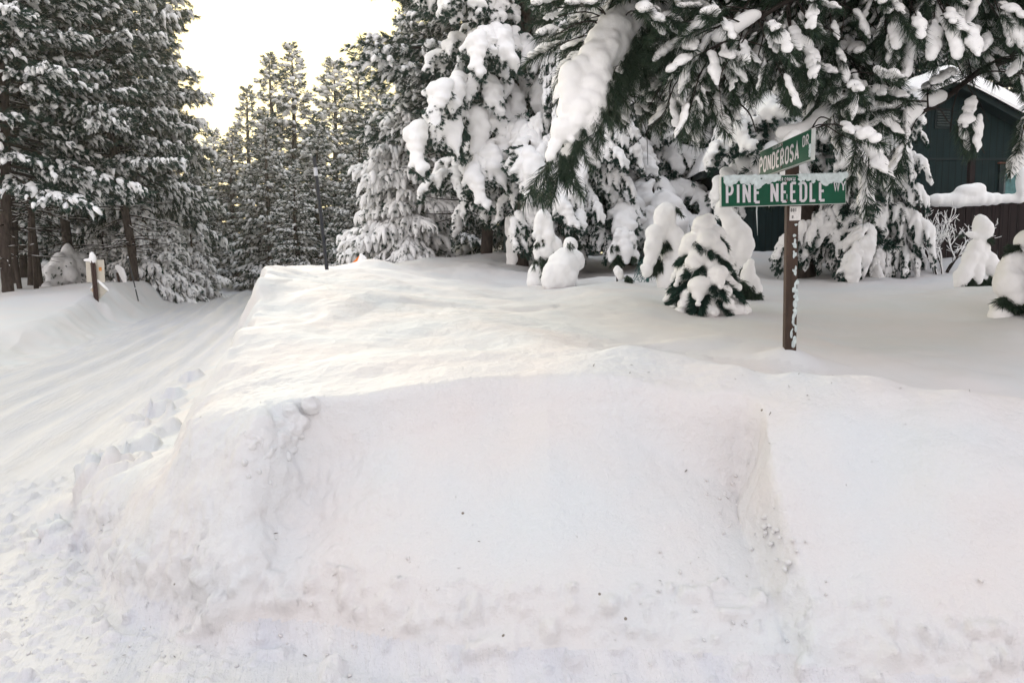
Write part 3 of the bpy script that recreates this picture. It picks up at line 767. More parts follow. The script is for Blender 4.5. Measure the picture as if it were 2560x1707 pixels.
for px, Y, k, l in ((8, 29, 1.3, 'thin bare trunk at the very left edge with snowy twigs'), (50, 31, .9, 'thin bare trunk second from the left edge of the wood'),
                 (72, 33, 1.1, 'grey thin trunk with snow along its bare twigs, third from the left edge'), (88, 30, .9, 'straight slim trunk left of the darker slim trunk before the white cone'),
                 (104, 32, 1.0, 'slim dark trunk just left of the white cone of snow'), (28, 36, 1.6, 'thicker shaded trunk behind the leftmost thin trunk')):
    T(POLE_PINE, 'bare_trunk_pine', px, Y, l, 'pine tree', 'thin bare trunks at the left edge', -500, px * .7, (0, -.02 + .015 * math.sin(px)), k)
for me, px, Y, top, w_, l in ((PINE_E, 632, 62, 222, 1.1, 'thin topped pine standing just right of the sky gap over the road'), (PINE_E, 697, 60, 142, 1.1, 'feathery pine partly hidden behind the tallest pointed pine'),
                    (PINE_C, 742, 52, 122, 1.0, 'tallest pointed pine behind the black marker pole'), (PINE_D, 842, 58, 158, 1.05, 'second pointed pine right of the black marker pole'),
                    (PINE_E, 912, 66, 172, 1.15, 'slim hazy pine between the pointed pine and the big right tree'), (PINE_D, 955, 60, 210, 1.1, 'pointed pine touching the big right tree'),
                    (PINE_D, 545, 70, 330, 1.3, 'low snowy pine where the road disappears, left one'), (PINE_C, 592, 56, 330, 1.2, 'low snowy pine where the road disappears, right one'),
                    (PINE_C, 675, 47, 300, 1.05, 'snowy pine left of the black marker pole, its skirt on the bank'), (PINE_D, 800, 44, 330, 1.1, 'low bushy pine right of the black marker pole'),
                    (PINE_C, 905, 40, 330, 1.05, 'bushy pine behind the orange sign'), (PINE_D, 500, 60, 420, 1.4, 'low snow-heavy pine at the far bend of the road'), (PINE_C, 745, 40, 420, 1.2, 'low pine with snow-heavy skirts directly behind the black marker pole')):
    T(me, 'pine_tree', px, Y, l, 'pine tree', GM, top, px * .7, (0, 0), w_)
T(FIR, 'fir_tree', 1012, 23.5, 'broad fir hung with long drooping snow clumps left of the big pine', 'fir tree', None, 262, .8, (0, 0), 1.0)
for px, Y, top, l in ((362, 33, 512, 'small snow-covered fir right of the square sign at the foot of the dark trunk'), (425, 34, 555, 'bushy small fir right of the thin striped stake'),
                      (480, 37, 575, 'small fir at the corner where the left verge meets the road'), (868, 24, 610, 'tiny snowy fir between the black marker pole and the orange sign'), (262, 36, 560, 'dark little fir behind the leaning grey sign')):
    T(FIR_S, 'young_fir', px, Y, l, 'fir tree', 'young firs', top, px * .3, (0, 0), 1.1)
# tall pine with a visible dark trunk, right of the sky
T(PINE_A, 'pine_tree', 1215, 23, 'big pine with a thick dark trunk rising above the drooping fir', 'pine tree', None, -900, 1.1)
T(PINE_B, 'pine_tree', 1080, 31, 'pine crown edging the pale sky behind the drooping fir', 'pine tree', None, -260, 2.6, (0, 0), .9)
for i, (px, Y, s, l) in enumerate(((1330, 34, .9, 'pine behind the grey-green cabin wall'), (1480, 38, 1.0, 'pine in the wood behind the buried trellis'), (1640, 33, .95, 'pine in the wood behind the green shed, left one'),
                    (1800, 36, 1.0, 'pine in the wood straight behind the street signs'), (1960, 34, .95, 'pine in the wood behind the shed, right of the signs'), (2130, 38, 1.1, 'pine behind the left slope of the green house'),
                    (2290, 44, 1.0, 'pine behind the peak of the green house'), (2480, 40, 1.1, 'sunlit snowy pine above the right roof slope'), (2660, 36, 1.0, 'pine at the far right behind the green house'),
                    (1190, 42, .9, 'pine in the wood behind the thick dark trunk'), (1262, 47, 1.0, 'pine closing the gap between the dark trunk and the plastered cedar'), (1395, 45, 1.0, 'pine in the wood behind the low snow dome'), (1010, 50, .62, 'pine behind the drooping fir'))):
    plant(PINE_B if i % 2 else PINE_C, 'pine_tree', px, Y, l, 'pine tree', GB, s * (1 if i % 2 else 1.3), i * 1.3)

# ------------------------------------------------------------------ snow-laden trees of the yard
ht = heavy_tree
ht('snow_laden_cedar', 1300, 18.5, 'tall cedar plastered in thick snow right of the dark pine trunk', h=13, R=2.5, start=.16, nb=80, seed=401, r0=.24, plaster=True)
ht('snow_laden_cedar', 1430, 17.0, 'shorter cedar with sagging white boughs behind the snow-pillar sapling', h=6.5, R=1.5, start=.26, nb=60, seed=406)
ht('snow_laden_cedar', 1560, 19.5, 'cedar behind the ghost-like sapling with sagging white boughs', h=12, R=2.5, start=.12, nb=85, seed=402)
ht('snow_laden_cedar', 1775, 21, 'cedar rising behind the small green fir left of the street sign', h=12, R=2.6, start=.28, nb=70, seed=403)
ht('snow_laden_cedar', 2010, 14, 'cedar with snow-quilted low boughs just right of the sign post', h=9, R=1.75, start=.27, nb=80, seed=404)
ht('snow_laden_cedar', 2160, 13.4, 'shorter cedar in front of the left wall of the green house', h=3.7, R=1.02, start=.20, nb=52, seed=405)
# ------------------------------------------------------------------ lettering (stroke alphabet, unit height)
def arc(cx, cy, rx, ry, a0, a1, n=10):
    return [(cx + rx * math.cos(math.radians(a)), cy + ry * math.sin(math.radians(a))) for a in np.linspace(a0, a1, n)]
GL = {
 'P': (.44, [[(0, 0), (0, 1)], [(0, 1), (.22, 1)] + arc(.22, .74, .22, .26, 90, -90) + [(0, .48)]]),
 'O': (.46, [arc(.23, .76, .23, .24, 0, 180) + arc(.23, .24, .23, .24, 180, 360) + [(.46, .76)]]),
 'N': (.46, [[(0, 0), (0, 1)], [(0, .97), (.46, .03)], [(.46, 0), (.46, 1)]]),
 'D': (.44, [[(0, 0), (0, 1)], [(0, 1), (.16, 1)] + arc(.2, .74, .24, .26, 90, 0) + arc(.2, .26, .24, .26, 0, -90) + [(0, 0)]]),
 'E': (.38, [[(0, 0), (0, 1)], [(0, 1), (.38, 1)], [(0, .52), (.31, .52)], [(0, 0), (.38, 0)]]),
 'R': (.46, [[(0, 0), (0, 1)], [(0, 1), (.22, 1)] + arc(.22, .74, .22, .26, 90, -90) + [(0, .48)], [(.22, .48), (.46, 0)]]),
 'S': (.44, [arc(.22, .76, .22, .24, 15, 270, 14) + arc(.22, .26, .22, .26, 90, -165, 14)]),
 'A': (.48, [[(0, 0), (.24, 1), (.48, 0)], [(.08, .3), (.4, .3)]]),
 'I': (.02, [[(.01, 0), (.01, 1)]]),
 'L': (.38, [[(0, 1), (0, 0), (.38, 0)]]),
 'W': (.62, [[(0, 1), (.155, 0), (.31, .9), (.465, 0), (.62, 1)]]),
 'Y': (.46, [[(0, 1), (.23, .45), (.46, 1)], [(.23, .45), (.23, 0)]]),
 'C': (.44, [arc(.22, .76, .22, .24, 10, 180) + arc(.22, .24, .22, .24, 180, 350)]),
 'U': (.44, [[(0, 1), (0, .25)] + arc(.22, .24, .22, .24, 180, 360) + [(.44, 1)]]),
 'T': (.44, [[(0, 1), (.44, 1)], [(.22, 1), (.22, 0)]]),
 '.': (.06, [[(.03, 0), (.03, .1)]]),
}
def ribbon(pts, w):
    P = np.array(pts, float); n = len(P)
    closed = np.linalg.norm(P[0] - P[-1]) < 1e-6
    V = []
    for i in range(n):
        a = P[i] - P[i - 1] if i > 0 else (P[-1] - P[-2] if closed else P[1] - P[0])
        b = P[i + 1] - P[i] if i < n - 1 else (P[1] - P[0] if closed else P[-1] - P[-2])
        a = a / (np.linalg.norm(a) + 1e-9); b = b / (np.linalg.norm(b) + 1e-9)
        t = a + b; t /= np.linalg.norm(t) + 1e-9; nn = np.array([-t[1], t[0]])
        k = w / 2 / max(.45, abs(np.dot(nn, np.array([-a[1], a[0]]))))
        V += [P[i] + nn * k, P[i] - nn * k]
    F = []
    for i in range(n - 1): F += [[2 * i, 2 * i + 1, 2 * i + 3], [2 * i, 2 * i + 3, 2 * i + 2]]
    return np.array(V), F
def lettering(text, x0, z0, hgt, wscale, stroke, gap, sp=.30):
    """mesh in the XZ plane, reading along +X, facing -Y"""
    a = Acc(); x = x0; k = 0
    for ch in text:
        if ch == ' ': x += sp * hgt * wscale; continue
        w, st = GL[ch]
        for s in st:
            V, F = ribbon([(p[0] * wscale * hgt, p[1] * (hgt - stroke) + stroke / 2) for p in s], stroke)
            k += 1
            a.add(np.stack([V[:, 0] + x, np.full(len(V), -.00008 * (k % 4)), V[:, 1] + z0], 1), np.array(F))
        x += w * wscale * hgt + gap
    return a, x

def sign_panel(root, L, Hh, T, mat_face='green'):
    """extruded street blade: green faces in an aluminium rail"""
    V, F = bevel_box((0, 0, Hh / 2), (L, T, Hh), .0025)
    pan = build('sign_panel', V, F, M['alu'], root, False)
    V, F = bevel_box((0, -T / 2 - .0012, Hh / 2), (L - .010, .0024, Hh - .010), .001)
    return pan, build('sign_face', V, F, M[mat_face], pan, False)

base_z = H(SIGN_X, SIGN_Y)
root = thing('street_sign', (SIGN_X, SIGN_Y, base_z - .35), 'green PINE NEEDLE and PONDEROSA street name signs on one brown wooden post', 'street sign')
M['post'] = simple('brown_wooden_post', (.055, .036, .027), .8, .45, 14, .25, (.6, .01), (1, 1, .12))
top_z = float(at(1965, 352, SIGN_Y)[2])
ph = top_z - (base_z - .35)
lean = -(1973 - 1964) / FPX * SIGN_Y / (top_z - base_z) * 1.0
def lx(z): return lean * (z - .35)
def rotz(a): c, s = math.cos(a), math.sin(a); return np.array([[c, -s, 0], [s, c, 0], [0, 0, 1]])
V, F = bevel_box((0, 0, ph / 2), (.085, .085, ph), .006, rotz(math.radians(-7)))
V[:, 0] += lean * (V[:, 2] - .35)
post = build('post', V, F, M['post'], root, False)
# drilled holes row down the left edge are shallow dark dimples
hol = Acc()
for i in range(26):
    z = .5 + i * .055
    V, F = tube(np.array([[-.034, -.0448, z], [-.034, -.0420, z]]), .004, 6); V = V @ rotz(math.radians(-7)).T; V[:, 0] += lx(z); hol.add(V, F)
hol.obj('nail_holes', M['ink'], post, False)
M['frost'] = simple('frosted_old_snow', (.50, .56, .56), .8, .22, 30, .2, (.6, .01))
r_ = np.random.default_rng(5)
E = []
for i in range(34):                                                     # snow blown on to the front of the post
    z = .38 + (ph - 1.0) * (r_.random() ** 1.35)
    x = .012 + .026 * (r_.random() - .45)
    E.append(((x + lx(z), -.047, z), (.004 + .012 * r_.random(), .006, .008 + .026 * r_.random())))
for i in range(12):
    z = .36 + i * .045 + .02 * r_.random(); E.append(((.014 + lx(z) + .012 * r_.normal(), -.046, z), (.008 + .009 * r_.random(), .006, .02 + .02 * r_.random())))
build('stuck_snow', *fuse(E, .0045, 1, .003, 3, 60), M['frost'], post)
E = [((lx(ph), 0, ph + .015), (.075, .065, .05)), ((lx(ph) + .02, 0, ph + .05), (.05, .045, .035)), ((lx(ph) - .03, .0, ph), (.05, .05, .035))]
build('snow_cap', *fuse(E, .008, 4, .006, 2, 20), M['snow_tree'], post)

# lower blade: PINE NEEDLE WY
A = at(1797, 520, SIGN_Y - .08); Bp = at(2118, 509, SIGN_Y - .08)
L1 = float(np.linalg.norm(Bp - A)); h1 = 74 / FPX * (SIGN_Y - .08)
blade = thing('lower', (0, 0, 0), '', '')
for k in ('label', 'category'):
    if k in blade: del blade[k]
bpy.data.objects.remove(blade)
def place_panel(c, rot_z, roll, L, Hh, T):
    pan, face = sign_panel(root, L, Hh, T)
    pan.location = Vector([float(v) for v in c]) - root.location
    pan.rotation_euler = (0, -roll, rot_z)
    return pan, face
c1 = (A + Bp) / 2
roll1 = math.atan2(Bp[2] - A[2], Bp[0] - A[0])
pan1, face1 = place_panel(c1, math.radians(4), roll1, L1, h1, .03)
fy = -.0155 - .0026 - .001
def put(a, name, par, mat, y):
    V, F = a.get(); V[:, 1] += y; return build(name, V, F, M[mat], par, False)
a, _ = lettering('PINE', -L1 / 2 + .046, .020, h1 * .68, .60, .0195, .043)
b, xe = lettering('NEEDLE', -L1 / 2 + .387, .020, h1 * .68, .60, .0195, .037)
put(a, 'street_name_lettering', pan1, 'letter', fy); put(b, 'street_name_lettering', pan1, 'letter', fy)
a, _ = lettering('WY', L1 / 2 - .096, h1 * .42, h1 * .34, .85, .010, .016)
put(a, 'suffix_lettering', pan1, 'letter', fy)
a, _ = lettering('PLACER COUNTY', -.088, h1 * .80, .026, .62, .0038, .0075, .5)
put(a, 'county_lettering', pan1, 'letter', fy)
E = []
bare0, bare1 = -.035, .115                                              # gap in the frost above the bolt
for i in range(560):
    x = -L1 / 2 + .03 + (L1 - .034) * r_.random()
    if bare0 < x < bare1 and r_.random() < .96: continue
    dep = .052 + .020 * math.sin(x * 23) + .014 * math.sin(x * 61 + 1) + .012 * r_.random()
    z = h1 - dep * r_.random() ** .8
    E.append(((x, -.0205, z), (.009 + .010 * r_.random(), .0042 + .003 * r_.random(), .008 + .010 * r_.random())))
for i in range(70):
    x = -L1 / 2 + .04 + (L1 - .045) * i / 70
    if bare0 < x < bare1: continue
    E.append(((x, -.014, h1 - .006), (.02, .010, .012))); E.append(((x, 0, h1 + .001), (.02, .019, .007 + .004 * r_.random())))
build('frost_band', *fuse(E, .0035, 2, .002, 4, 90), M['frost'], pan1)
for z in (h1 * .80, h1 * .16):
    V, F = ICO2[0] * [.008, .006, .008] + [.02, fy - .001, z], ICO2[1]; build('bolt', V, F, M['bolt'], pan1)
E = [((.022, fy, z), (.004, .003, .010)) for z in (h1 * .24, h1 * .29, h1 * .34)]
build('frost_streak', *fuse(E, .003, 1), M['frost'], pan1)
M['ice'] = simple('clear_ice', (.42, .46, .46), .25, 0, 1, .6)
V, F = tube(np.array([[-.20, 0, .002], [-.203, 0, -.04], [-.200, 0, -.12], [-.197, 0, -.215]]), [.0055, .0045, .003, .0008], 6); build('icicle', V, F, M['ice'], pan1)

# upper blade: PONDEROSA DR, set nearly end-on
P0 = at(1903, 437, 6.12); P1 = at(2032, 411, 5.16)
yaw = math.atan2(P1[1] - P0[1], P1[0] - P0[0]); L2 = float(np.hypot(P1[0] - P0[0], P1[1] - P0[1])); h2 = .213
P0[2] = P1[2] = (P0[2] + P1[2]) / 2
pan2, face2 = place_panel((P0 + P1) / 2, yaw, 0, L2, h2, .03)
# the face that looks towards the camera is the -Y side in panel space
a, xe = lettering('PONDEROSA', -L2 / 2 + .016, .030, h2 * .62, .86, .021, .036)
put(a, 'street_name_lettering', pan2, 'letter', fy)
a, _ = lettering('DR', L2 / 2 - .130, h2 * .50, h2 * .36, 1.0, .012, .022)
put(a, 'suffix_lettering', pan2, 'letter', fy)
a, _ = lettering('PLACER COUNTY', -.20, h2 * .84, .024, .72, .0036, .0085, .5)
put(a, 'county_lettering', pan2, 'letter', fy)
for z in (h2 * .88, h2 * .12):
    build('bolt', ICO2[0] * [.008, .006, .008] + [-.02, fy - .001, z], ICO2[1], M['bolt'], pan2)
E = [((L2 / 2 - .012, fy, z), (.018, .006, .012)) for z in (.05, .065, .085, .10, .03)] + [((-.03 + .01 * i, fy, .03 + .015 * i), (.01, .004, .012)) for i in range(4)]
build('frost_streak', *fuse(E, .004, 1, .002), M['frost'], pan2)
E = [((-.10 + .05 * i, 0, h1 + .02 + .006 * (i % 2)), (.045, .03, .016)) for i in range(9)]
zz = float(pan1.location.z)
# little white plate with remains of its letters
zpl = float(at(1975, 552, SIGN_Y)[2]) - float(root.location.z)
V, F = bevel_box((.016, -.0465, zpl + .052), (.082, .004, .108), .001, None); V = (V) @ rotz(math.radians(-7)).T; V[:, 0] += lx(zpl)
pl = build('small_plate', V, F, M['paper'], post, False)
a, _ = lettering('DOT', -.016, zpl + .062, .026, .6, .0045, .0085); V, F = a.get(); V[:, 1] -= .0492
b, _ = lettering('U.', -.006, zpl + .014, .024, .6, .0045, .007); V2, F2 = b.get(); V2[:, 1] -= .0492
a = Acc(); a.add(V, F); a.add(V2, F2); V, F = a.get(); V = V @ rotz(math.radians(-7)).T; V[:, 0] += lx(zpl)
build('plate_lettering', V, F, M['ink'], pl, False)
for zz_, dx in ((.62, -.052), (1.05, -.054)):                         # bent nails on the left side
    V, F = tube(np.array([[-.035, -.03, zz_], [dx - .006, -.032, zz_ + .004], [dx - .012, -.032, zz_ - .016]]), .0022, 5); V[:, 0] += lx(zz_); build('nail', V, F, M['bolt'], post)
# ------------------------------------------------------------------ saplings under snow
def buried(name, px, Y, label, h, w, seed, arms=6, tufts=30, knob=1.0, cat='sapling', lean=0.0, cone=.55, fir='needle_near', sink=.12, extra=None, tilt_arm=1.0, body=1.0, voxel=.022, group='small trees buried in snow'):
    r = np.random.default_rng(seed); x = at(px, 690, Y)[0]; z = H(x, Y)
    o = thing(name, (x, Y, z - sink), label, cat, group)
    E = []; TP = []; TA = []; TS = []
    E += chain([(0, 0, 0), (lean * .5, 0, h * .5), (lean, 0, h * .93)], np.array([w * .24, w * .15, w * .08 * knob]) * body, 16, 1.0, .14, r)
    E.append(((lean, 0, h * .86), (w * .155 * knob, w * .15 * knob, min(h * .17, w * .24 * knob))))
    E.append(((lean * 1.1 + .01, 0, h * .95), (w * .10 * knob, w * .10 * knob, w * .12 * knob)))
    for i in range(arms):
        f = .76 - .52 * (i / arms) + r.normal() * .03; az = i * 2.3 + r.normal() * .3 + seed
        L = w * (.30 + .26 * (1 - f)) * (.85 + .3 * r.random()); d = np.array([math.cos(az), math.sin(az)])
        q = np.linspace(0, 1, 5); zz = h * f
        C = np.stack([lean * f + d[0] * L * q, d[1] * L * q, zz + .04 * h * q - (.40 + .12 * r.random()) * h * q ** 2.0 * tilt_arm * (.6 + .5 * f)], 1)
        C[:, 2] = np.maximum(C[:, 2], .02)
        rr = w * np.interp(q, [0, .5, 1], [.09, .115, .075]) * (1 - .2 * f)
        E += chain(C, rr, 9, 1.15, .10, r)
        for k in range(int(2.2 * tufts / arms)):
            qf = .35 + .65 * r.random(); c = np.array([np.interp(qf, q, C[:, a]) for a in range(3)])
            sd = np.array([-d[1], d[0], 0]) * r.normal() * .8
            TP.append(c + [0, 0, -w * .08] + sd * w * .13 + np.array([d[0], d[1], 0]) * w * .05); TA.append(np.array([d[0], d[1], -.9]) + sd); TS.append(.10 + .05 * r.random())
    if extra: E += extra
    build('snow', *fuse(E, voxel, 2, .020, seed, 6), M['snow_tree'], o)
    build('trunk', *tube(np.array([[0, 0, -.15], [lean * .5, 0, h * .5], [lean, 0, h * .9]]), [.025, .018, .006], 6), M['bark'], o)
    if TP:
        a = Acc(); scatter(a, NEAR_TUFT, np.array(TP), np.array(TA), np.array(TS), r)
        a.obj('needles', M[fir], o, False)
    return o
NEAR_TUFT = [tuft(44, .75, .05, .85, 170 + i, .8) for i in range(4)]
def form(px, Y, label, chains, tips, seed, voxel=.02, amp=.014, fir='needle_near', twigs=()):
    """sapling slumped under snow: chains of (px, py, radius px, depth m) lobes, tips of needles showing under them"""
    r = np.random.default_rng(seed); x = at(px, 690, Y)[0]; z = H(x, Y); k = Y / FPX
    o = thing('buried_sapling', (x, Y, z - .1), label, 'sapling', 'small trees buried in snow'); org_ = np.array(o.location)
    E = []
    for c in chains:
        P = [at(a, b, Y) - org_ + [0, d, 0] for a, b, q, d in c]; R = [q * k for a, b, q, d in c]
        if len(P) == 1: E.append((P[0], (R[0],) * 3)); continue
        E += chain(P, R, max(6, 6 * len(P)), 1.1, .07, r)
        for j in range(2 * len(P)):                                     # small slumps riding on the lobe
            t = r.random() * (len(P) - 1); p = np.array([np.interp(t, range(len(P)), np.array(P)[:, a]) for a in range(3)]); q = np.interp(t, range(len(P)), R)
            E.append((p + r.normal(size=3) * q * np.array([.38, .38, .4]), (q * .72, q * .68, q * .8)))
    build('snow', *fuse(E, voxel, 7, amp, seed, 6), M['snow_tree'], o)
    top = min((b, a) for c in chains for a, b, q, d in c); tpt = at(top[1], top[0], Y) - org_
    build('trunk', *tube(np.array([[0, 0, -.15], tpt * [.6, .6, .5], tpt]), [.022, .014, .005], 6), M['bark'], o)
    TP = []; TA = []; TS = []
    for a, b, n, sp in tips:
        for j in range(int(n * 1.8)):
            p = at(a + r.normal() * sp * 1.15, b + r.normal() * sp * .8, Y - .03 - .05 * r.random()) - org_
            TP.append(p); dx = (a - px) * k * 2 + r.normal() * .4; TA.append([dx, -.25 + r.normal() * .3, -.8]); TS.append(.085 + .06 * r.random())
    for tw in twigs:
        P = np.array([at(a, b, Y - .05) - org_ for a, b in tw]); 
        for j in range(10):
            t = (j + .5) / 10 * (len(P) - 1); p = np.array([np.interp(t, range(len(P)), P[:, a]) for a in range(3)]); TP.append(p); TA.append((P[-1] - P[0]) / np.linalg.norm(P[-1] - P[0]) * 1.2 + r.normal(size=3) * .4); TS.append(.07)
    a = Acc(); scatter(a, NEAR_TUFT, np.array(TP), np.array(TA, float), np.array(TS), r); a.obj('needles', M[fir], o, False)
form(1357, 13.3, 'snow pillar sapling with a tall rounded head drooping in two points',
     [[(1357, 541, 13, 0), (1349, 560, 12, 0), (1346, 584, 11, -.02), (1346, 600, 6, -.04)], [(1360, 541, 12, 0), (1369, 562, 12, 0), (1372, 590, 11, -.03), (1372, 608, 7, -.05)],
      [(1346, 612, 11, .05), (1345, 640, 12, 0)], [(1364, 612, 12, .05), (1368, 636, 14, 0)], [(1386, 598, 10, .1), (1396, 620, 12, .05)], [(1340, 672, 15, 0), (1336, 700, 20, 0)]],
     [(1352, 652, 10, 7), (1368, 644, 6, 5), (1346, 604, 3, 3)], 21, .018)
form(1415, 12.6, 'low round dome of snow over a sapling in front of the pillar-shaped one',
     [[(1412, 640, 17, .05), (1408, 662, 28, 0), (1402, 690, 32, 0)], [(1425, 604, 12, .25), (1432, 630, 13, .15), (1436, 670, 22, .1)], [(1385, 668, 16, -.05), (1380, 698, 18, -.1)], [(1425, 690, 20, -.15)]],
     [(1376, 678, 8, 4), (1424, 604, 2, 2)], 22, .018)
form(1557, 15.8, 'small snow-laden shrub with brown needles showing, left of the wire coil',
     [[(1548, 576, 9, 0), (1537, 606, 10, 0), (1528, 645, 13, 0)], [(1563, 576, 8, 0), (1561, 610, 13, -.05), (1565, 648, 15, -.05)], [(1580, 588, 9, 0), (1584, 615, 8, 0), (1590, 652, 9, 0)]],
     [(1548, 645, 22, 8), (1572, 604, 12, 6), (1536, 612, 6, 4), (1579, 640, 8, 5)], 23, .02)
form(1545, 12.0, 'little tilted snow lump poking out of the yard in front of the shrub', [[(1541, 668, 7, 0), (1546, 680, 9, 0), (1553, 692, 10, 0)]], [(1566, 690, 7, 3)], 24, .012)
form(1668, 11.6, 'tall ghost-like sapling with round head and sloping shoulders, left of the green fir',
     [[(1664, 528, 19, 0), (1663, 546, 22, 0), (1660, 562, 15, .03)], [(1655, 566, 14, 0), (1636, 588, 19, -.02), (1628, 622, 17, -.05), (1624, 655, 13, -.08), (1612, 682, 12, -.1)],
      [(1672, 566, 15, 0), (1692, 590, 20, 0), (1700, 632, 20, -.02), (1708, 680, 22, -.05)], [(1664, 580, 18, .05), (1668, 620, 16, .12), (1676, 668, 20, 0), (1680, 700, 24, 0)]],
     [(1643, 655, 22, 8), (1664, 608, 8, 5), (1690, 520, 4, 4), (1632, 668, 8, 5)], 25, .018, .012)
form(1843, 11.0, 'thick lobed snow column sapling between the green fir and the sign post',
     [[(1812, 520, 15, .05), (1824, 545, 17, .03), (1834, 566, 15, 0)], [(1846, 578, 20, 0), (1860, 592, 20, -.03), (1860, 622, 18, -.05), (1850, 654, 11, -.08)], [(1820, 586, 20, .05), (1822, 625, 23, 0), (1826, 680, 23, 0), (1828, 715, 26, 0)]],
     [(1846, 672, 16, 8), (1838, 648, 5, 5)], 26, .018, .012)
form(1880, 10.2, 'small pointed snow-capped shrub with dark needles at its base beside the green fir',
     [[(1877, 652, 7, 0), (1874, 676, 13, 0), (1868, 704, 17, 0)], [(1884, 690, 10, 0), (1888, 722, 12, 0)], [(1858, 728, 9, -.05)]],
     [(1862, 722, 30, 9), (1880, 730, 20, 8), (1850, 704, 10, 5)], 27, .014)
form(2440, 11.0, 'ghost-like sapling with small hooded head in front of the dark fence',
     [[(2450, 548, 14, 0), (2454, 564, 19, 0), (2458, 582, 15, -.02)], [(2443, 570, 8, -.08), (2440, 592, 6, -.08)], [(2447, 606, 13, .02), (2436, 626, 17, 0), (2418, 652, 17, -.03), (2404, 682, 16, -.05), (2396, 706, 16, -.05)],
      [(2450, 620, 16, .05), (2442, 660, 13, -.02), (2436, 700, 13, -.08)], [(2456, 612, 13, .05), (2472, 650, 17, 0), (2490, 680, 15, 0), (2502, 706, 15, 0)], [(2440, 590, 6, -.05), (2422, 588, 6, -.08), (2405, 585, 4, -.1)]],
     [(2424, 702, 22, 7), (2456, 700, 14, 5), (2480, 690, 8, 5)], 28, .016, .010, twigs=[[(2462, 588), (2476, 602)], [(2438, 592), (2404, 588)]])
form(2562, 8.3, 'large drooping snow-covered sapling cut by the right edge of the photo',
     [[(2562, 592, 15, 0), (2566, 610, 20, 0)], [(2545, 652, 18, .02), (2520, 668, 24, 0), (2516, 700, 26, -.03), (2530, 742, 20, -.08)], [(2568, 650, 22, 0), (2566, 690, 24, -.05), (2572, 730, 18, -.1)],
      [(2505, 756, 16, .05), (2500, 790, 19, 0), (2498, 815, 22, 0)], [(2600, 660, 30, .05), (2625, 720, 34, 0), (2640, 790, 36, 0)], [(2575, 770, 24, .15), (2580, 820, 30, .1)]],
     [(2540, 748, 26, 9), (2520, 735, 10, 6), (2575, 742, 20, 8), (2600, 760, 20, 12)], 29, .015, .010, twigs=[[(2560, 622), (2520, 628)], [(2560, 615), (2530, 616)]])
buried('buried_sapling', 172, 33.5, 'white cone of a buried fir left of the square sign', 1.9, 2.6, 30, 12, 120, .7, body=.8, voxel=.05, fir='needle', cone=.8)

# the small fir with green needles showing, in front
def green_fir(px, Y, h, w, seed, label):
    r = np.random.default_rng(seed); x = at(px, 690, Y)[0]; z = H(x, Y)
    o = thing('green_fir_sapling', (x, Y, z - .06), label, 'fir tree')
    build('trunk', *tube(np.array([[0, 0, -.2], [.01, 0, h * .5], [.03, 0, h * .97]]), [.035, .02, .006], 8), M['bark'], o)
    E = []; TP = []; TA = []; TS = []; lim = Acc()
    E += chain([(.03, 0, h * .99), (.03, -.01, h * .86)], [.045, .075], 6)
    for i in range(30):
        f = .93 - .86 * (i / 29) ** .9; az = i * 2.39996 + 1.2
        L = w * .52 * (1 - f) ** .72 * (.85 + .3 * r.random()) + .05; d = np.array([math.cos(az), math.sin(az)])
        q = np.linspace(0, 1, 6)
        C = np.stack([.02 + d[0] * L * q, d[1] * L * q, h * f + .06 * L * q - (.62 + .25 * r.random()) * L * q ** 1.6], 1)
        C[:, 2] = np.maximum(C[:, 2], .03)
        lim.add(*tube(C, np.linspace(.009, .003, 6), 4, False))
        if r.random() < .97:
            rr = np.interp(q, [0, .45, .85, 1], [.07, .115, .095, .04]) * (.8 + .5 * r.random()) * (.65 + .5 * L / w)
            E += chain((C + [0, -.02, .06]), rr * 1.05, 10, .8, .2, r)
        n = int(10 + 40 * L)
        for k in range(n):
            qf = .15 + .85 * (k + .5) / n; c = np.array([np.interp(qf, q, C[:, a]) for a in range(3)])
            sg = 1 if k % 2 else -1
            t = np.array([d[0], d[1], -.35 - .5 * qf]); sd = np.array([-d[1], d[0], -.3]) * sg
            tl = L * .35 * (1.1 - qf)
            for m in range(2):
                TP.append(c + sd * tl * m * .5 - [0, 0, .02]); TA.append(t + sd * .9); TS.append(.085 + .035 * r.random())
    build('snow', *fuse(E, .016, 3, .007, seed, 8), M['snow_tree'], o)
    a = Acc(); scatter(a, NEAR_TUFT, np.array(TP), np.array(TA), np.array(TS), r)
    a.obj('needles', M['needle_fir'], o, False); lim.obj('branches', M['bark_dark'], o)
green_fir(1758, 9.0, 1.22, 1.10, 50, 'small green fir with clumps of snow on its boughs left of the sign post')

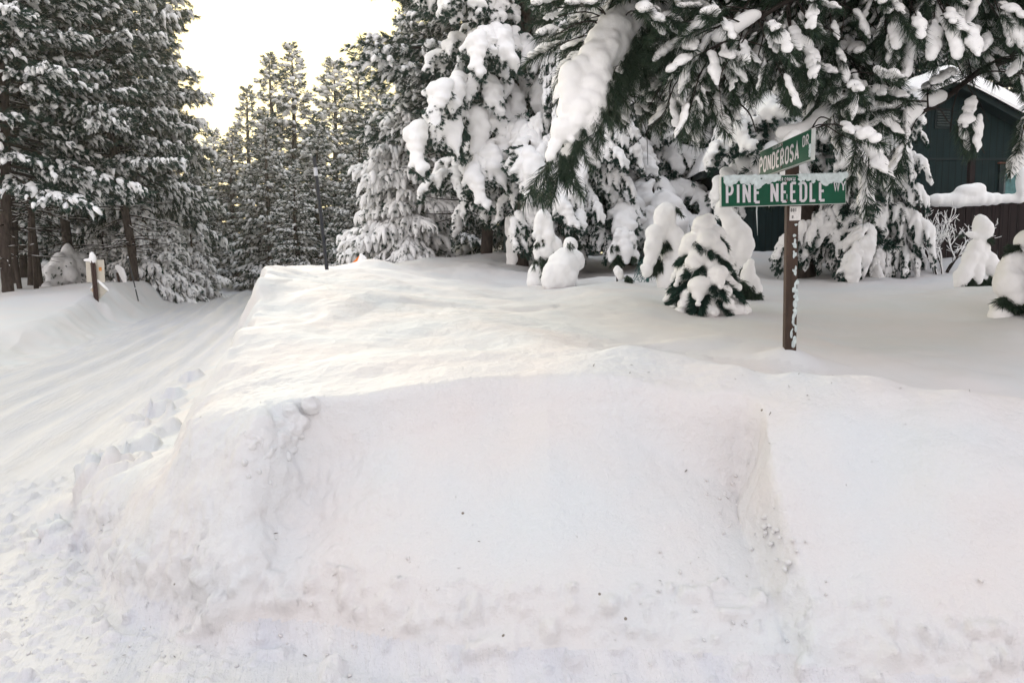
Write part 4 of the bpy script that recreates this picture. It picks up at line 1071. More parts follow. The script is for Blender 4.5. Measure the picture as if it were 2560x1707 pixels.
# ------------------------------------------------------------------ green house, shed, fence, cabin
def board_mat(name, c, pitch, dark=.35):
    m, nt, b = new_mat(name); vec = coords(nt)
    sep = nt.nodes.new('ShaderNodeSeparateXYZ'); nt.links.new(vec, sep.inputs[0])
    mo = nt.nodes.new('ShaderNodeMath'); mo.operation = 'PINGPONG'; mo.inputs[1].default_value = pitch / 2; nt.links.new(sep.outputs[0], mo.inputs[0])
    gr = nt.nodes.new('ShaderNodeMath'); gr.operation = 'LESS_THAN'; gr.inputs[1].default_value = .007; nt.links.new(mo.outputs[0], gr.inputs[0])
    n = nd(nt, 'ShaderNodeTexNoise', Scale=4.0, Detail=6.0); nt.links.new(coords(nt, (3, 3, .3)), n.inputs['Vector'])
    r = ramp(nt, n.outputs['Fac'], [(.3, tuple(v * .75 for v in c)), (.7, tuple(v * 1.25 for v in c))])
    mx = nt.nodes.new('ShaderNodeMix'); mx.data_type = 'RGBA'; nt.links.new(gr.outputs[0], mx.inputs[0]); nt.links.new(r.outputs['Color'], mx.inputs[6])
    mx.inputs[7].default_value = (*[v * dark for v in c], 1); nt.links.new(mx.outputs[2], b.inputs['Base Color'])
    iv = nt.nodes.new('ShaderNodeMath'); iv.operation = 'SUBTRACT'; iv.inputs[0].default_value = 1; nt.links.new(gr.outputs[0], iv.inputs[1])
    bump(nt, b, iv.outputs[0], .6, .012); b.inputs['Roughness'].default_value = .7; b.inputs['Specular IOR Level'].default_value = .2
    return m
M['siding'] = board_mat('dark_green_board_siding', (.007, .020, .021), .15)
M['siding_grey'] = board_mat('grey_green_board_siding', (.075, .095, .090), .2, .6)
M['trim'] = simple('dark_green_trim', (.007, .018, .019), .6, .2, 8)
M['fence'] = board_mat('dark_brown_fence_boards', (.020, .013, .013), .14, .3)
M['rail'] = simple('weathered_red_brown_wood', (.16, .075, .055), .8, .3, 12, .2)
m_, nt_, b_ = new_mat('window_glass'); b_.inputs['Base Color'].default_value = (.03, .06, .065, 1); b_.inputs['Roughness'].default_value = .06; b_.inputs['Specular IOR Level'].default_value = .9
M['glass'] = m_
M['curtain'] = simple('pale_teal_curtain', (.10, .20, .20), .8, .25, 6, .2)

def gable_house(root, w, zw, za, depth, mat, roofmat='trim', over=.35, snow=.45, seed=1):
    """root at ground, front wall in the plane y=0, w half width, zw eave height, za apex height"""
    V = np.array([[-w, 0, -.6], [w, 0, -.6], [w, 0, zw], [0, 0, za], [-w, 0, zw], [-w, depth, -.6], [w, depth, -.6], [w, depth, zw], [0, depth, za], [-w, depth, zw]])
    F = [[0, 1, 2], [0, 2, 4], [4, 2, 3], [5, 7, 6], [5, 9, 7], [9, 8, 7], [0, 4, 9], [0, 9, 5], [1, 6, 7], [1, 7, 2]]
    wl = build('wall', V, np.array(F), mat, root, False)
    sl = math.atan2(za - zw, w); Ls = (w + over) / math.cos(sl)
    rf = Acc()
    for sg in (-1, 1):
        R = np.array([[math.cos(sl), 0, -sg * math.sin(sl) * -1], [0, 1, 0], [0, 0, 1]])
        c, s = math.cos(sl), math.sin(sl) * -sg
        R = np.array([[c, 0, -s], [0, 1, 0], [s, 0, c]])
        V, F = bevel_box((0, 0, 0), (Ls, depth + 2 * over, .14), .01, R)
        rf.add(V + [sg * Ls / 2 * math.cos(sl), depth / 2, za + .075 / math.cos(sl) - Ls / 2 * math.sin(sl)], F)
    roof = rf.obj('roof', M[roofmat], root, False)
    # snow blanket
    xs = np.linspace(-w - over - .12, w + over + .12, 90); ys = np.linspace(-over - .12, depth + over, 46)
    X, Y = np.meshgrid(xs, ys); ax = np.abs(X)
    baser = za + .15 / math.cos(sl) - np.sqrt(ax ** 2 + .05) * math.tan(sl)
    edge = np.minimum(sst(0, .35, w + over + .12 - ax), sst(0, .35, Y + over + .12))
    top = baser + (snow + .10 * fbm2(X * .8 + seed, Y * .8, 44) + .03 * noise2(X * 3, Y * 3, 45)) * (.10 + .90 * edge ** .5)
    P = np.stack([X, Y, top], -1).reshape(-1, 3); ny, nx = X.shape; idx = np.arange(nx * ny).reshape(ny, nx)
    a = Acc(); a.add(P, np.stack([idx[:-1, :-1], idx[:-1, 1:], idx[1:, 1:], idx[1:, :-1]], -1).reshape(-1, 4))
    Pb = np.stack([X, Y, baser - .02], -1)
    for line in (np.arange(nx), np.arange(nx) + (ny - 1) * nx, np.arange(ny) * nx, np.arange(ny) * nx + nx - 1):
        T_ = P[line]; B_ = Pb.reshape(-1, 3)[line]; n = len(line); k = np.arange(n - 1)
        a.add(np.concatenate([T_, B_]), np.stack([k, k + 1, k + 1 + n, k + n], -1))
    a.obj('roof_snow', M['snow_tree'], root)
    return wl, roof

HY = 17.0
apex = at(2366, 212, HY); eave = at(2110, 357, HY); gx = float(apex[0]); gz = H(gx, HY)
house = thing('green_house', (gx, HY, gz), 'dark green board house with gable, louvred vent and a small window behind the brown fence', 'house')
wl, rf = gable_house(house, gx - float(eave[0]), float(eave[2]) - gz, float(apex[2]) - gz - .1, 8, M['siding'])
# belt board, vent and window
bz = float(at(2400, 398, HY)[2]) - gz
build('belt_board', *bevel_box((0, -.012, bz), (2 * (gx - float(eave[0])) - .02, .020, .045), .003), M['trim'], wl, False)
vc = at(2356, 297, HY); vx = float(vc[0]) - gx; vz = float(vc[2]) - gz
vent = build('vent', *bevel_box((vx, -.008, vz), (.34, .03, .44), .004), M['trim'], house, False)
a = Acc()
for i in range(6):
    R = np.array([[1, 0, 0], [0, math.cos(.6), -math.sin(.6)], [0, math.sin(.6), math.cos(.6)]])
    a.add(*bevel_box((vx, -.035, vz - .15 + i * .058), (.26, .05, .01), .002, R))
a.obj('louvres', M['siding_grey'], vent, False)
wa = at(2497, 412, HY); wb = at(2600, 512, HY)
wx0, wx1 = float(wa[0]) - gx, float(wb[0]) - gx; wz1, wz0 = float(wa[2]) - gz, float(wb[2]) - gz
fr = Acc(); t_ = .12; cx_, cz_ = (wx0 + wx1) / 2, (wz0 + wz1) / 2
for c, d in (((cx_, -.02, wz1 - t_ / 2), (wx1 - wx0, .05, t_)), ((cx_, -.02, wz0 + t_ / 2), (wx1 - wx0, .05, t_)),
             ((wx0 + t_ / 2, -.02, cz_), (t_, .05, wz1 - wz0 - 2 * t_)), ((wx1 - t_ / 2, -.02, cz_), (t_, .05, wz1 - wz0 - 2 * t_)), ((cx_, -.02, cz_), (.05, .045, wz1 - wz0 - 2 * t_))):
    fr.add(*bevel_box(c, d, .004))
win = fr.obj('window', M['trim'], house, False)
build('pane', *box_vf((cx_, -.006, cz_), (wx1 - wx0 - 2 * t_, .008, wz1 - wz0 - 2 * t_)), M['glass'], win, False)
a = Acc(); xs = np.linspace(wx0 + t_ + .05, wx0 + t_ + .36, 24)
V = np.array([[x, -.014 + .003 * math.sin(i * 1.9), z] for z in (wz0 + t_ + .01, wz1 - t_ - .03) for i, x in enumerate(xs)]); k = np.arange(23)
a.add(V, np.stack([k, k + 1, k + 25, k + 24], -1)); a.obj('curtain', M['curtain'], win)
build('head_trim', *bevel_box((cx_, -.05, wz1 + .03), (wx1 - wx0 + .08, .08, .035), .004), M['rail'], win, False)

# low green shed behind the sign
SY = 18.2; sc = at(1965, 430, SY); sx = float(sc[0]); sz = H(sx, SY - 1)
shed = thing('green_shed', (sx, SY, sz), 'low dark green board shed under deep snow behind the street sign post', 'shed')
gable_house(shed, 1.75, 1.9, 2.35, 4, M['siding'], seed=7, snow=.5)
# grey-green cabin in the middle distance
CY = 28; cc = at(1372, 560, CY); cx0 = float(cc[0]); cz0 = H(cx0, CY - 1)
cabin = thing('grey_cabin', (cx0, CY, cz0), 'grey-green cabin wall glimpsed between the plastered trunk and the pillar-shaped sapling', 'cabin')
gable_house(cabin, 1.7, 1.75, 2.5, 5, M['siding_grey'], seed=9, snow=.5)
# wooden chair by the cabin
chx = float(at(1318, 600, 24)[0]); chz = float(at(1318, 640, 24)[2])
ch = thing('garden_chair', (chx, 24, chz), 'weathered slatted wooden chair beside the grey-green cabin', 'chair')
a = Acc()
for i in range(5): a.add(*bevel_box((-.18 + i * .09, .2, .62), (.045, .02, .5), .003))
a.add(*bevel_box((0, .2, .89), (.5, .03, .06), .004)); a.obj('backrest', M['rail'], ch, False)
build('seat', *bevel_box((0, 0, .40), (.48, .42, .03), .005), M['rail'], ch, False)
for sx_ in (-.21, .21):
    for sy_ in (-.18, .19): build('leg', *bevel_box((sx_, sy_, .19), (.04, .04, .38), .004), M['rail'], ch, False)

# brown fence with a loaf of snow on it
f0 = at(2100, 520, 14.6); f1 = at(2330, 508, 14.2); f2 = at(2720, 498, 13.9)
fence = thing('board_fence', (float(f1[0]), 14.2, H(float(f1[0]), 14.2)), 'tall dark brown board fence topped by a long roll of snow', 'fence')
o_ = np.array(fence.location)
rr_ = np.random.default_rng(77)
a = Acc(); pts = []
for (p, q) in ((f0, f1), (f1, f2)):
    L = np.linalg.norm((q - p)[:2]); n = int(L / .15); d = (q - p) / n; an = math.atan2(d[1], d[0])
    for i in range(n):
        c = p + d * (i + .5); zt = c[2] - .03 - .02 * rr_.random(); zb = o_[2] - .4
        a.add(*bevel_box((c[0] - o_[0], c[1] - o_[1] + .006 * rr_.random(), (zt + zb) / 2 - o_[2]), (.142, .022, zt - zb), .003, rotz(an)))
a.obj('boards', M['fence'], fence, False)
E = []
for (p, q, k) in ((f0, f1, .55), (f1, f2, 1.0)):
    n = int(np.linalg.norm(q - p) / .07)
    for i in range(n):
        c = p + (q - p) * i / n - o_; b_ = k * (1 + .3 * math.sin(i * .21) + .12 * rr_.normal())
        E.append(((c[0], c[1], c[2] + .05 * k), (.11, .13 * b_, .115 * b_)))
cb = at(2425, 478, 14.1) - o_
E += [((cb[0], cb[1], cb[2]), (.30, .16, .14)), ((cb[0] + .12, cb[1], cb[2] + .05), (.18, .14, .11))]
c3 = at(2556, 440, 13.9) - o_; E += [((c3[0], c3[1], c3[2] - .1), (.10, .12, .30)), ((c3[0] + .3, c3[1], c3[2]), (.3, .14, .3))]
build('snow_roll', *fuse(E, .03, 4, .012, 3, 4), M['snow_tree'], fence)
for px in (2200, 2420, 2600):
    c = at(px, 560, 14.35) - o_; build('fence_post', *bevel_box((c[0], .14 + c[1] - .15, 1.0), (.1, .1, 1.9), .005), M['fence'], fence, False)

# bare bush plastered with snow before the fence
def bush(px, Y, h, seed, label):
    r = np.random.default_rng(seed); x = float(at(px, 690, Y)[0]); o = thing('bare_bush', (x, Y, H(x, Y) - .05), label, 'bush')
    br = Acc(); E = Acc()
    def grow(p, d, L, rad, lev):
        n = 6; P = [p]
        for i in range(n):
            d = d + r.normal(size=3) * .13 + np.array([0, 0, .05]); d /= np.linalg.norm(d); P.append(P[-1] + d * L / n)
        P = np.array(P); br.add(*tube(P, np.linspace(rad, rad * .5, n + 1), 5, False))
        if r.random() < .75: E.add(*tube(P + [0, -.2 * rad, rad * .9], np.linspace(rad * .75, rad * .5, n + 1) * (1 + .3 * r.random()) + .003, 6))
        if lev < 4:
            for k in range(3 if lev else 2):
                j = r.integers(2, n + 1); nd_ = d + r.normal(size=3) * .55; nd_ /= np.linalg.norm(nd_); grow(P[j], nd_, L * (.55 + .2 * r.random()), rad * .55, lev + 1)
    for i in range(7):
        a_ = i * .9; grow(np.array([.05 * math.cos(a_), .05 * math.sin(a_), -.1]), np.array([.45 * math.cos(a_), .35 * math.sin(a_), 1.0]), h * .42, .020, 0)
    br.obj('branches', M['bark_dark'], o); E.obj('snow', M['snow_tree'], o)
bush(2350, 13.3, 1.5, 61, 'bare bush with snow-plastered forking stems in front of the brown fence')

# rail and tangled wire in the yard
ra, rb = at(1440, 630, 20.0), at(1640, 607, 19.4)
rail = thing('wooden_rail', (float(ra[0]), 20, float(ra[2])), 'long red-brown wooden rail behind the small shrub', 'rail')
q = rb - ra; build('beam', *tube(np.array([[0, 0, 0], q]), .045, 8), M['rail'], rail)
for f in (.02, .5, .98): build('stake', *tube(np.array([q * f + [0, .03, .0], q * f + [0, .03, -.9]]), .035, 6), M['rail'], rail)
wx = float(at(1612, 640, 12.6)[0]); wc = thing('wire_coil', (wx, 12.6, H(wx, 12.6)), 'tangled coil of dark green wire beside the tall ghost-like sapling', 'wire coil')
M['wire'] = simple('dark_green_wire', (.02, .10, .09), .5)
a = Acc(); rw = np.random.default_rng(3)
for i in range(9):
    t = np.linspace(0, 2 * PI, 26); R_ = .12 + .07 * rw.random(); ph_ = rw.random() * 3; c = rw.normal(size=3) * .03 + [0, 0, .22]
    a.add(*tube(np.stack([c[0] + R_ * np.cos(t) * math.cos(ph_ * .4), c[1] + R_ * .6 * np.cos(t) * math.sin(ph_), c[2] + R_ * 1.4 * np.sin(t + .2 * i)], 1), .004, 5))
build('loops', *a.get(), M['wire'], wc)
build('post', *tube(np.array([[.05, 0, -.2], [.06, 0, .42]]), [.03, .022], 7), M['wire'], wc)

# ------------------------------------------------------------------ roadside posts and signs
def lean_pole(name, top, bot, Y, rad, label, cat, mats, bands, group=None, sink=.3, n=10):
    A_ = at(*bot, Y); B_ = at(*top, Y); A_[2] = min(A_[2], H(A_[0], Y) + .02) - sink if sink > .2 else A_[2]
    d = B_ - A_; o = thing(name, A_, label, cat, group)
    build('shaft', *tube(np.array([d * 0, d]), rad, n), M[mats[0]], o)
    for f0_, f1_ in bands: build('reflective_band', *tube(np.array([d * f0_, d * f1_]), rad * 1.08, n), M[mats[1]], o)
    return o, d
M['black'] = simple('black_plastic', (.012, .013, .018), .45, .2, 8, .4)
M['band'] = simple('white_reflective_tape', (.55, .55, .57), .4, .1, 30)
o, d = lean_pole('marker_pole', (785, 393), (826, 672), 12.6, .031, 'tall black marker pole with a white band near its top leaning left above the bank', 'marker pole', ('black', 'band'), [(.875, .93)], sink=.6)
lean_pole('snow_stake', (319, 640), (346, 753), 24, .020, 'thin striped snow stake leaning in the mound right of the square sign', 'snow stake', ('black', 'band'), [(.27, .30), (.955, .985)], 'thin snow stakes', sink=.1, n=6)
lean_pole('snow_stake', (490, 655), (493, 702), 42, .03, 'thin distant stake at the corner of the left verge', 'snow stake', ('black', 'band'), [], 'thin snow stakes', sink=.1, n=6)

M['cream'] = simple('cream_sign_back', (.56, .52, .44), .6, .12, 5)
M['orange'] = simple('orange_sticker', (.62, .24, .05), .5, .2, 20)
M['sign_orange'] = simple('orange_warning_sheeting', (.85, .22, .03), .4, .08, 20)
M['brown'] = simple('dark_brown_post', (.05, .028, .024), .8, .3, 12)
Y0 = 24.6; k_ = Y0 / FPX
p0 = at(243, 745, Y0); s1 = thing('road_sign_back', (p0[0], Y0, p0[2]), 'cream square sign over a diamond one seen from behind on a brown post', 'road sign')
def R_(dx, dy): return (dx * k_, 0, dy * k_)
build('post', *tube(np.array([[0, 0, -.8], [-7 * k_, 0, 92 * k_]]), .085, 4), M['brown'], s1, False)
sq = build('square_board', *bevel_box((-5 * k_, .09, 67 * k_), (46 * k_, .02, 56 * k_), .008), M['cream'], s1, False)
build('sticker', *bevel_box((8 * k_, .076, 72 * k_), (7 * k_, .006, 9 * k_), .001), M['orange'], sq, False)
Rd = np.array([[math.cos(PI / 4), 0, -math.sin(PI / 4)], [0, 1, 0], [math.sin(PI / 4), 0, math.cos(PI / 4)]])
dm = build('diamond_board', *bevel_box((2 * k_, .09, 20 * k_), (33 * k_, .02, 33 * k_), .008, Rd), M['cream'], s1, False)
build('sticker', *bevel_box((-10 * k_, .076, 20 * k_), (8 * k_, .006, 7 * k_), .001), M['orange'], dm, False)
E = [((-7 * k_, .03, 96 * k_), (.11, .12, .2)), ((-9 * k_, .03, 104 * k_), (.09, .1, .15)), ((-20 * k_, .08, 94 * k_), (.2, .07, .06)), ((-12 * k_, .06, 95 * k_), (.14, .09, .08))]
build('snow_cap', *fuse(E, .03, 3), M['snow_tree'], s1)
E = [((13 * k_, .06, 32 * k_), (.30, .05, .05), np.array([[.7, 0, .7], [0, 1, 0], [-.7, 0, .7]])), ((-8 * k_, .06, 33 * k_), (.2, .05, .04), np.array([[.7, 0, -.7], [0, 1, 0], [.7, 0, .7]]))]
build('edge_snow', *fuse(E, .02, 2), M['snow_tree'], dm)
Y1 = 30.0; k_ = Y1 / FPX
p1 = at(306, 716, Y1); s2 = thing('leaning_sign', (p1[0], Y1, p1[2] - .1), 'grey leaning sign plastered with snow behind the striped stake', 'road sign')
build('post', *tube(np.array([[0, 0, -.5], [-12 * k_, 0, 40 * k_]]), .05, 4), M['brown'], s2, False)
Rl = np.array([[math.cos(.25), 0, -math.sin(.25)], [0, 1, 0], [math.sin(.25), 0, math.cos(.25)]])
M['grey_sign'] = simple('grey_metal_sign', (.34, .35, .36), .6, .15, 6)
build('board', *bevel_box((-6 * k_, .06, 26 * k_), (26 * k_, .02, 46 * k_), .01, Rl), M['grey_sign'], s2, False)
E = chain([(-10 * k_, .0, 54 * k_), (-2 * k_, 0, 46 * k_), (4 * k_, 0, 30 * k_), (8 * k_, 0, 12 * k_)], [.12, .16, .14, .08], 12)
build('stuck_snow', *fuse([(c, (r[0], r[1] * .45, r[2])) for c, r in E], .03, 3), M['snow_tree'], s2)

Y2 = 14.6; k_ = Y2 / FPX
p2 = at(903, 662, Y2); s3 = thing('orange_warning_sign', (p2[0], Y2, p2[2]), 'orange warning sign nearly buried in the bank with snow over its face', 'road sign')
build('board', *bevel_box((0, 0, -4 * k_), (44 * k_, .006, 44 * k_), .002, Rd @ np.eye(3)), M['sign_orange'], s3, False)
E = [((4 * k_, -.02, 8 * k_), (12 * k_, .05, 17 * k_)), ((1 * k_, -.02, 20 * k_), (5 * k_, .04, 9 * k_)), ((14 * k_, -.02, 0), (16 * k_, .05, 9 * k_)), ((-2 * k_, -.02, 6 * k_), (8 * k_, .04, 10 * k_))]
build('stuck_snow', *fuse(E, .012, 3, .006, 2, 12), M['snow_tree'], s3)
# ------------------------------------------------------------------ the near pine whose boughs hang into the picture
def plume(seed, L=.34, n=150, nl=.125, fat=1.0):
    r = np.random.default_rng(seed); V = []; F = []; fat = fat * .76
    for i in range(n):
        s = L * (.05 + .95 * (i / n)); th = r.random() * 2 * PI; sp = .62 + .35 * r.random()
        if s > L * .9: sp *= .55
        d = np.array([math.cos(sp), math.sin(sp) * math.cos(th), math.sin(sp) * math.sin(th) * .8 - .18]); d /= np.linalg.norm(d)
        ln = nl * (.7 + .5 * r.random()); w = np.cross(d, r.normal(size=3)); w *= .0021 / np.linalg.norm(w); p = np.array([s, .10 * s * math.sin(seed), -.25 * s * s]); k = len(V)
        m = p + d * ln * .55; e = p + d * ln + np.array([0, 0, -.012])
        V += [p - w, p + w, m + w, m - w, e]; F += [[k, k + 1, k + 2], [k, k + 2, k + 3], [k + 3, k + 2, k + 4]]
    nee = (np.array(V), np.array(F))
    t = np.linspace(0, 1, 6)
    C = np.stack([L * (.0 + 1.0 * t), .10 * L * t * math.sin(seed), -.25 * (L * t) ** 2 + .034 + .01 * np.sin(t * 4 + seed)], 1)
    rr = fat * np.interp(t, [0, .3, .7, 1], [.032, .058, .062, .030]) * (1 + .12 * r.normal(size=6))
    E = chain(C, rr, 12, .62, .18, r)
    for k in range(3):
        f = .25 + .6 * r.random(); c = np.array([np.interp(f, t, C[:, a]) for a in range(3)]); E.append((c + [0, r.choice([-1, 1]) * .045, -.012], (.05 * fat, .03 * fat, .022 * fat)))
    return nee, fuse(E, .011, 3, .006, seed, 22)
PL = [plume(500 + i, .30 + .02 * (i % 4), 210, .12 + .008 * (i % 3), .85 + .12 * (i % 4)) for i in range(8)]
NX = 5.9; NY = 8.0
tz = H(NX, NY)
near = thing('overhanging_pine', (NX, NY, tz - .1), 'near pine whose snow-clad long-needled boughs hang across the upper right', 'pine tree')
org = np.array(near.location)
build('trunk', *tube(np.array([[0, 0, -.3], [.03, .0, 3], [-.05, .05, 6], [0, .1, 10.5]]), [.25, .2, .16, .04], 14), M['bark'], near)
def spl(P, n=40):
    P = np.array(P, float); t = np.linspace(0, len(P) - 1, n); out = []
    for x in t:
        i = min(int(x), len(P) - 2); f = x - i
        p0 = P[max(i - 1, 0)]; p1 = P[i]; p2 = P[i + 1]; p3 = P[min(i + 2, len(P) - 1)]
        out.append(.5 * ((2 * p1) + (-p0 + p2) * f + (2 * p0 - 5 * p1 + 4 * p2 - p3) * f * f + (-p0 + 3 * p1 - 3 * p2 + p3) * f ** 3))
    return np.array(out)
def tp(z): return org + [0, 0, z]
LIMBS = [
 # (points, radius at base, radius at tip, number of sprays, region (px0, px1, py0, py1))
 ([tp(5.0), at(2560, -170, 7.0), at(2330, -20, 6.5), at(2215, 25, 6.4), at(2140, 90, 6.3), at(2112, 145, 6.3)], .05, .02),
 ([at(2215, 25, 6.4), at(2100, 98, 6.3), at(1980, 135, 6.2), at(1860, 185, 6.1), at(1740, 175, 6.0), at(1700, 130, 6.0)], .016, .006),
 ([tp(4.0), at(2580, 95, 6.4), at(2440, 185, 6.2), at(2360, 250, 6.1), at(2300, 285, 6.0), at(2250, 330, 6.0)], .035, .010),
 ([tp(5.6), at(2480, -260, 7.0), at(2150, -160, 6.8), at(1850, -60, 6.6), at(1650, 10, 6.5), at(1540, 90, 6.4)], .045, .012),
 ([tp(5.3), at(2600, -60, 6.9), at(2480, 30, 6.5), at(2380, 90, 6.3), at(2330, 130, 6.2)], .04, .010),
 ([tp(5.4), at(2400, -200, 7.6), at(2050, -60, 7.4), at(1800, 60, 7.2), at(1650, 160, 7.0), at(1560, 260, 7.0)], .04, .010),
 ([tp(5.2), at(2450, -120, 6.0), at(2200, -60, 5.7), at(2000, -10, 5.6), at(1880, 60, 5.6), at(1800, 110, 5.6)], .035, .008),
 ([at(2100, 98, 6.3), at(2090, 200, 6.2), at(2080, 270, 6.1), at(2020, 330, 6.0), at(1960, 345, 5.95)], .012, .005),
]
LC = [spl(l[0]) for l in LIMBS]
allp = np.concatenate(LC); own = np.concatenate([np.full(len(c), i) for i, c in enumerate(LC)])
rh = np.random.default_rng(99)
bx = [1380, 1440, 1500, 1560, 1640, 1700, 1760, 1850, 1950, 2050, 2130, 2190, 2235, 2300, 2370, 2440, 2480, 2520, 2560, 2640]
by = [120, 330, 350, 340, 330, 340, 330, 280, 280, 340, 400, 330, 200, 150, 140, 180, 150, 170, 210, 250]
wood = [Acc() for _ in LIMBS]; nee = [Acc() for _ in LIMBS]; sno = [Acc() for _ in LIMBS]
inst = {}
def add_plume(i, P, A, S, roll):
    n_ = A / np.linalg.norm(A)
    X_ = 1280 + FPX * P[0] / P[1]; Z_ = 690 - FPX * (P[2] - EYE) / P[1]
    if 2215 < X_ < 2620 and 190 < Z_ < 520 and rh.random() < (.12 if Z_ < 300 else .5): return
    for q_ in (P, P + n_ * .3 * S):
        X_ = 1280 + FPX * q_[0] / q_[1]; Z_ = 690 - FPX * (q_[2] - EYE) / q_[1]
        if q_[1] < 6.4 and 1835 < X_ < 2085 and 285 < Z_ < 560: return
        if q_[1] < 6.5 and 1400 < X_ < 1590 and 40 < Z_ < 330 and i != 8: return
    k = int(rh.integers(len(PL))); inst.setdefault((i, k), []).append((P, A, S, roll))
def spray(i, p, q, nside=3, s0=1.0):
    """thin twig from limb point p curving down to q with plumes on its last half"""
    m = (p + q) / 2 + np.array([rh.normal() * .04, rh.normal() * .04, .10 * np.linalg.norm(q - p)])
    C = spl([p, m, q], 10); wood[i].add(*tube(C, np.linspace(.0075, .004, 10), 4, False))
    t = C[-1] - C[-3]; t /= np.linalg.norm(t)
    add_plume(i, C[-2], t + rh.normal(size=3) * .12, s0 * (.9 + .3 * rh.random()), rh.normal() * .4)
    for k in range(nside):
        j = int(rh.integers(4, 9)); sd = np.array([rh.normal(), rh.normal(), -.15]); sd /= np.linalg.norm(sd)
        a = t * .8 + sd * .75; b = C[j] + sd * .04
        add_plume(i, b, a, s0 * (.65 + .35 * rh.random()), rh.normal() * .4)
nt = 0
def in_sign(q):
    return abs(q[0] - 2.1) < .42 * q[1] / 5.7 and 1.9 < q[2] < 3.02 and q[1] < 6.9
def in_bough(px, py, Y):
    return Y < 6.6 and 1395 < px < 1590 and 20 < py < 360
while nt < 620:
    px = 1385 + 1250 * rh.random(); lim = np.interp(px, bx, by); py = -190 + (lim + 190 - 95) * rh.random() ** .85
    if 2225 < px < 2600 and 0 < py and rh.random() < .30: continue
    Y = 5.3 + 2.2 * rh.random() ** .9
    q = at(px, py + 60, Y)
    if (1860 < px < 2075 and 215 < py + 60 and Y < 6.8) or in_bough(px, py + 60, Y): continue
    d = allp - q; dist = np.sqrt(d[:, 0] ** 2 + d[:, 1] ** 2 * .6 + (np.where(d[:, 2] < .05, 6 * (d[:, 2] - .05), d[:, 2] * .8)) ** 2) + .02 * rh.random(len(d))
    j = int(np.argmin(dist)); p = allp[j]
    L = np.linalg.norm(q - p)
    if L > 1.25 or L < .12: 
        if rh.random() < .8: continue
    spray(int(own[j]), p, q, int(rh.integers(1, 4)), .78)
    nt += 1
# thin leafless twigs arching and hanging between the sprays
for n_ in range(110):
    j = int(rh.integers(0, len(allp))); p = allp[j]
    X_ = 1280 + FPX * p[0] / p[1]; Z_ = 690 - FPX * (p[2] - EYE) / p[1]
    if not (1450 < X_ < 2700 and -250 < Z_ < 360): continue
    L_ = .35 + .55 * rh.random(); d_ = np.array([rh.normal() * .8 - .2, rh.normal() * .4, -.45 + .5 * rh.normal()]); d_ /= np.linalg.norm(d_)
    P_ = [p, p + d_ * L_ * .4 + [0, 0, .05], p + d_ * L_ * .75 + rh.normal(size=3) * .05, p + d_ * L_ + [rh.normal() * .08, 0, -.14]]
    e_ = P_[-1]; X_ = 1280 + FPX * e_[0] / e_[1]; Z_ = 690 - FPX * (e_[2] - EYE) / e_[1]
    if 1800 < X_ < 2100 and Z_ > 250 or Z_ > 420: continue
    wood[int(own[j])].add(*tube(spl(P_, 12), np.linspace(.007, .0022, 12), 5, False))
# hand-set hanging sprays that read singly in front of the house and the sky
for (a, b, Y) in (((2395, 225), (2375, 330), 6.0), ((2420, 215), (2440, 300), 6.0), ((2440, 300), (2462, 385), 6.0), ((2555, 240), (2552, 350), 6.1), ((2130, 270), (2160, 360), 6.0), ((2150, 330), (2172, 420), 6.0),
                  ((2300, 285), (2262, 372), 6.0), ((2330, 255), (2240, 270), 6.0), ((2320, 270), (2330, 215), 6.0), ((1850, 260), (1890, 330), 6.1), ((1450, 250), (1420, 330), 6.4)):
    i = 2 if a[0] > 2200 else 7 if a[0] > 1900 else 3
    spray(i, at(*a, Y), at(*b, Y - .05), 2, 1.0)
for n_ in range(280):  # unseen sprays above the frame, added to shade the boughs and field below
    X_ = 1.0 + 6.8 * rh.random(); Y_ = 4.6 + 5.8 * rh.random(); Z_ = 5.4 + 3.0 * rh.random() - .35 * abs(X_ - NX)
    q = np.array([X_, Y_, max(Z_, 1.8 + .42 * Y_ + .5)]); j = int(rh.integers(12, 40)); i = int(rh.choice([0, 3, 4, 5, 6])); p = LC[i][j] if rh.random() < .2 else np.array([NX, NY, q[2] + .3]) * .5 + q * .5
    for k in range(4): add_plume(i, q + rh.normal(size=3) * .18, np.array([q[0] - NX, q[1] - NY, -.8]) + rh.normal(size=3) * .6, 1.9, 0)
    wood[i].add(*tube(spl([p, (p + q) / 2 + [0, 0, .1], q], 6), .008, 4, False))
for (i, k), L in inst.items():
    P = np.array([l[0] for l in L]); A_ = np.array([l[1] for l in L]); S = np.array([l[2] for l in L]); ro = np.array([l[3] for l in L])
    R = frame_from(A_, ro) * S[:, None, None]
    nee[i].inst(PL[k][0], R, P); keep = rh.random(len(P)) < .88
    sno[i].inst(PL[k][1], R[keep], P[keep])
# thick snow riding on the limbs
for i, (l, C) in enumerate(zip(LIMBS, LC)):
    r0_, r1_ = l[1], l[2]
    wood[i].add(*tube(C, np.linspace(r0_, r1_, len(C)), 8))
    seg = C[6:]; E = []; on = False
    for j in range(len(seg)):
        if rh.random() < .16: on = not on
        if on or i in (1,) and j > 8: E.append((seg[j] + [0, 0, .035 + r0_ * .6], (.075, .05, .045 + .02 * rh.random())))
    if E: sno[i].add(*fuse(E, .018, 3, .01, i, 10))
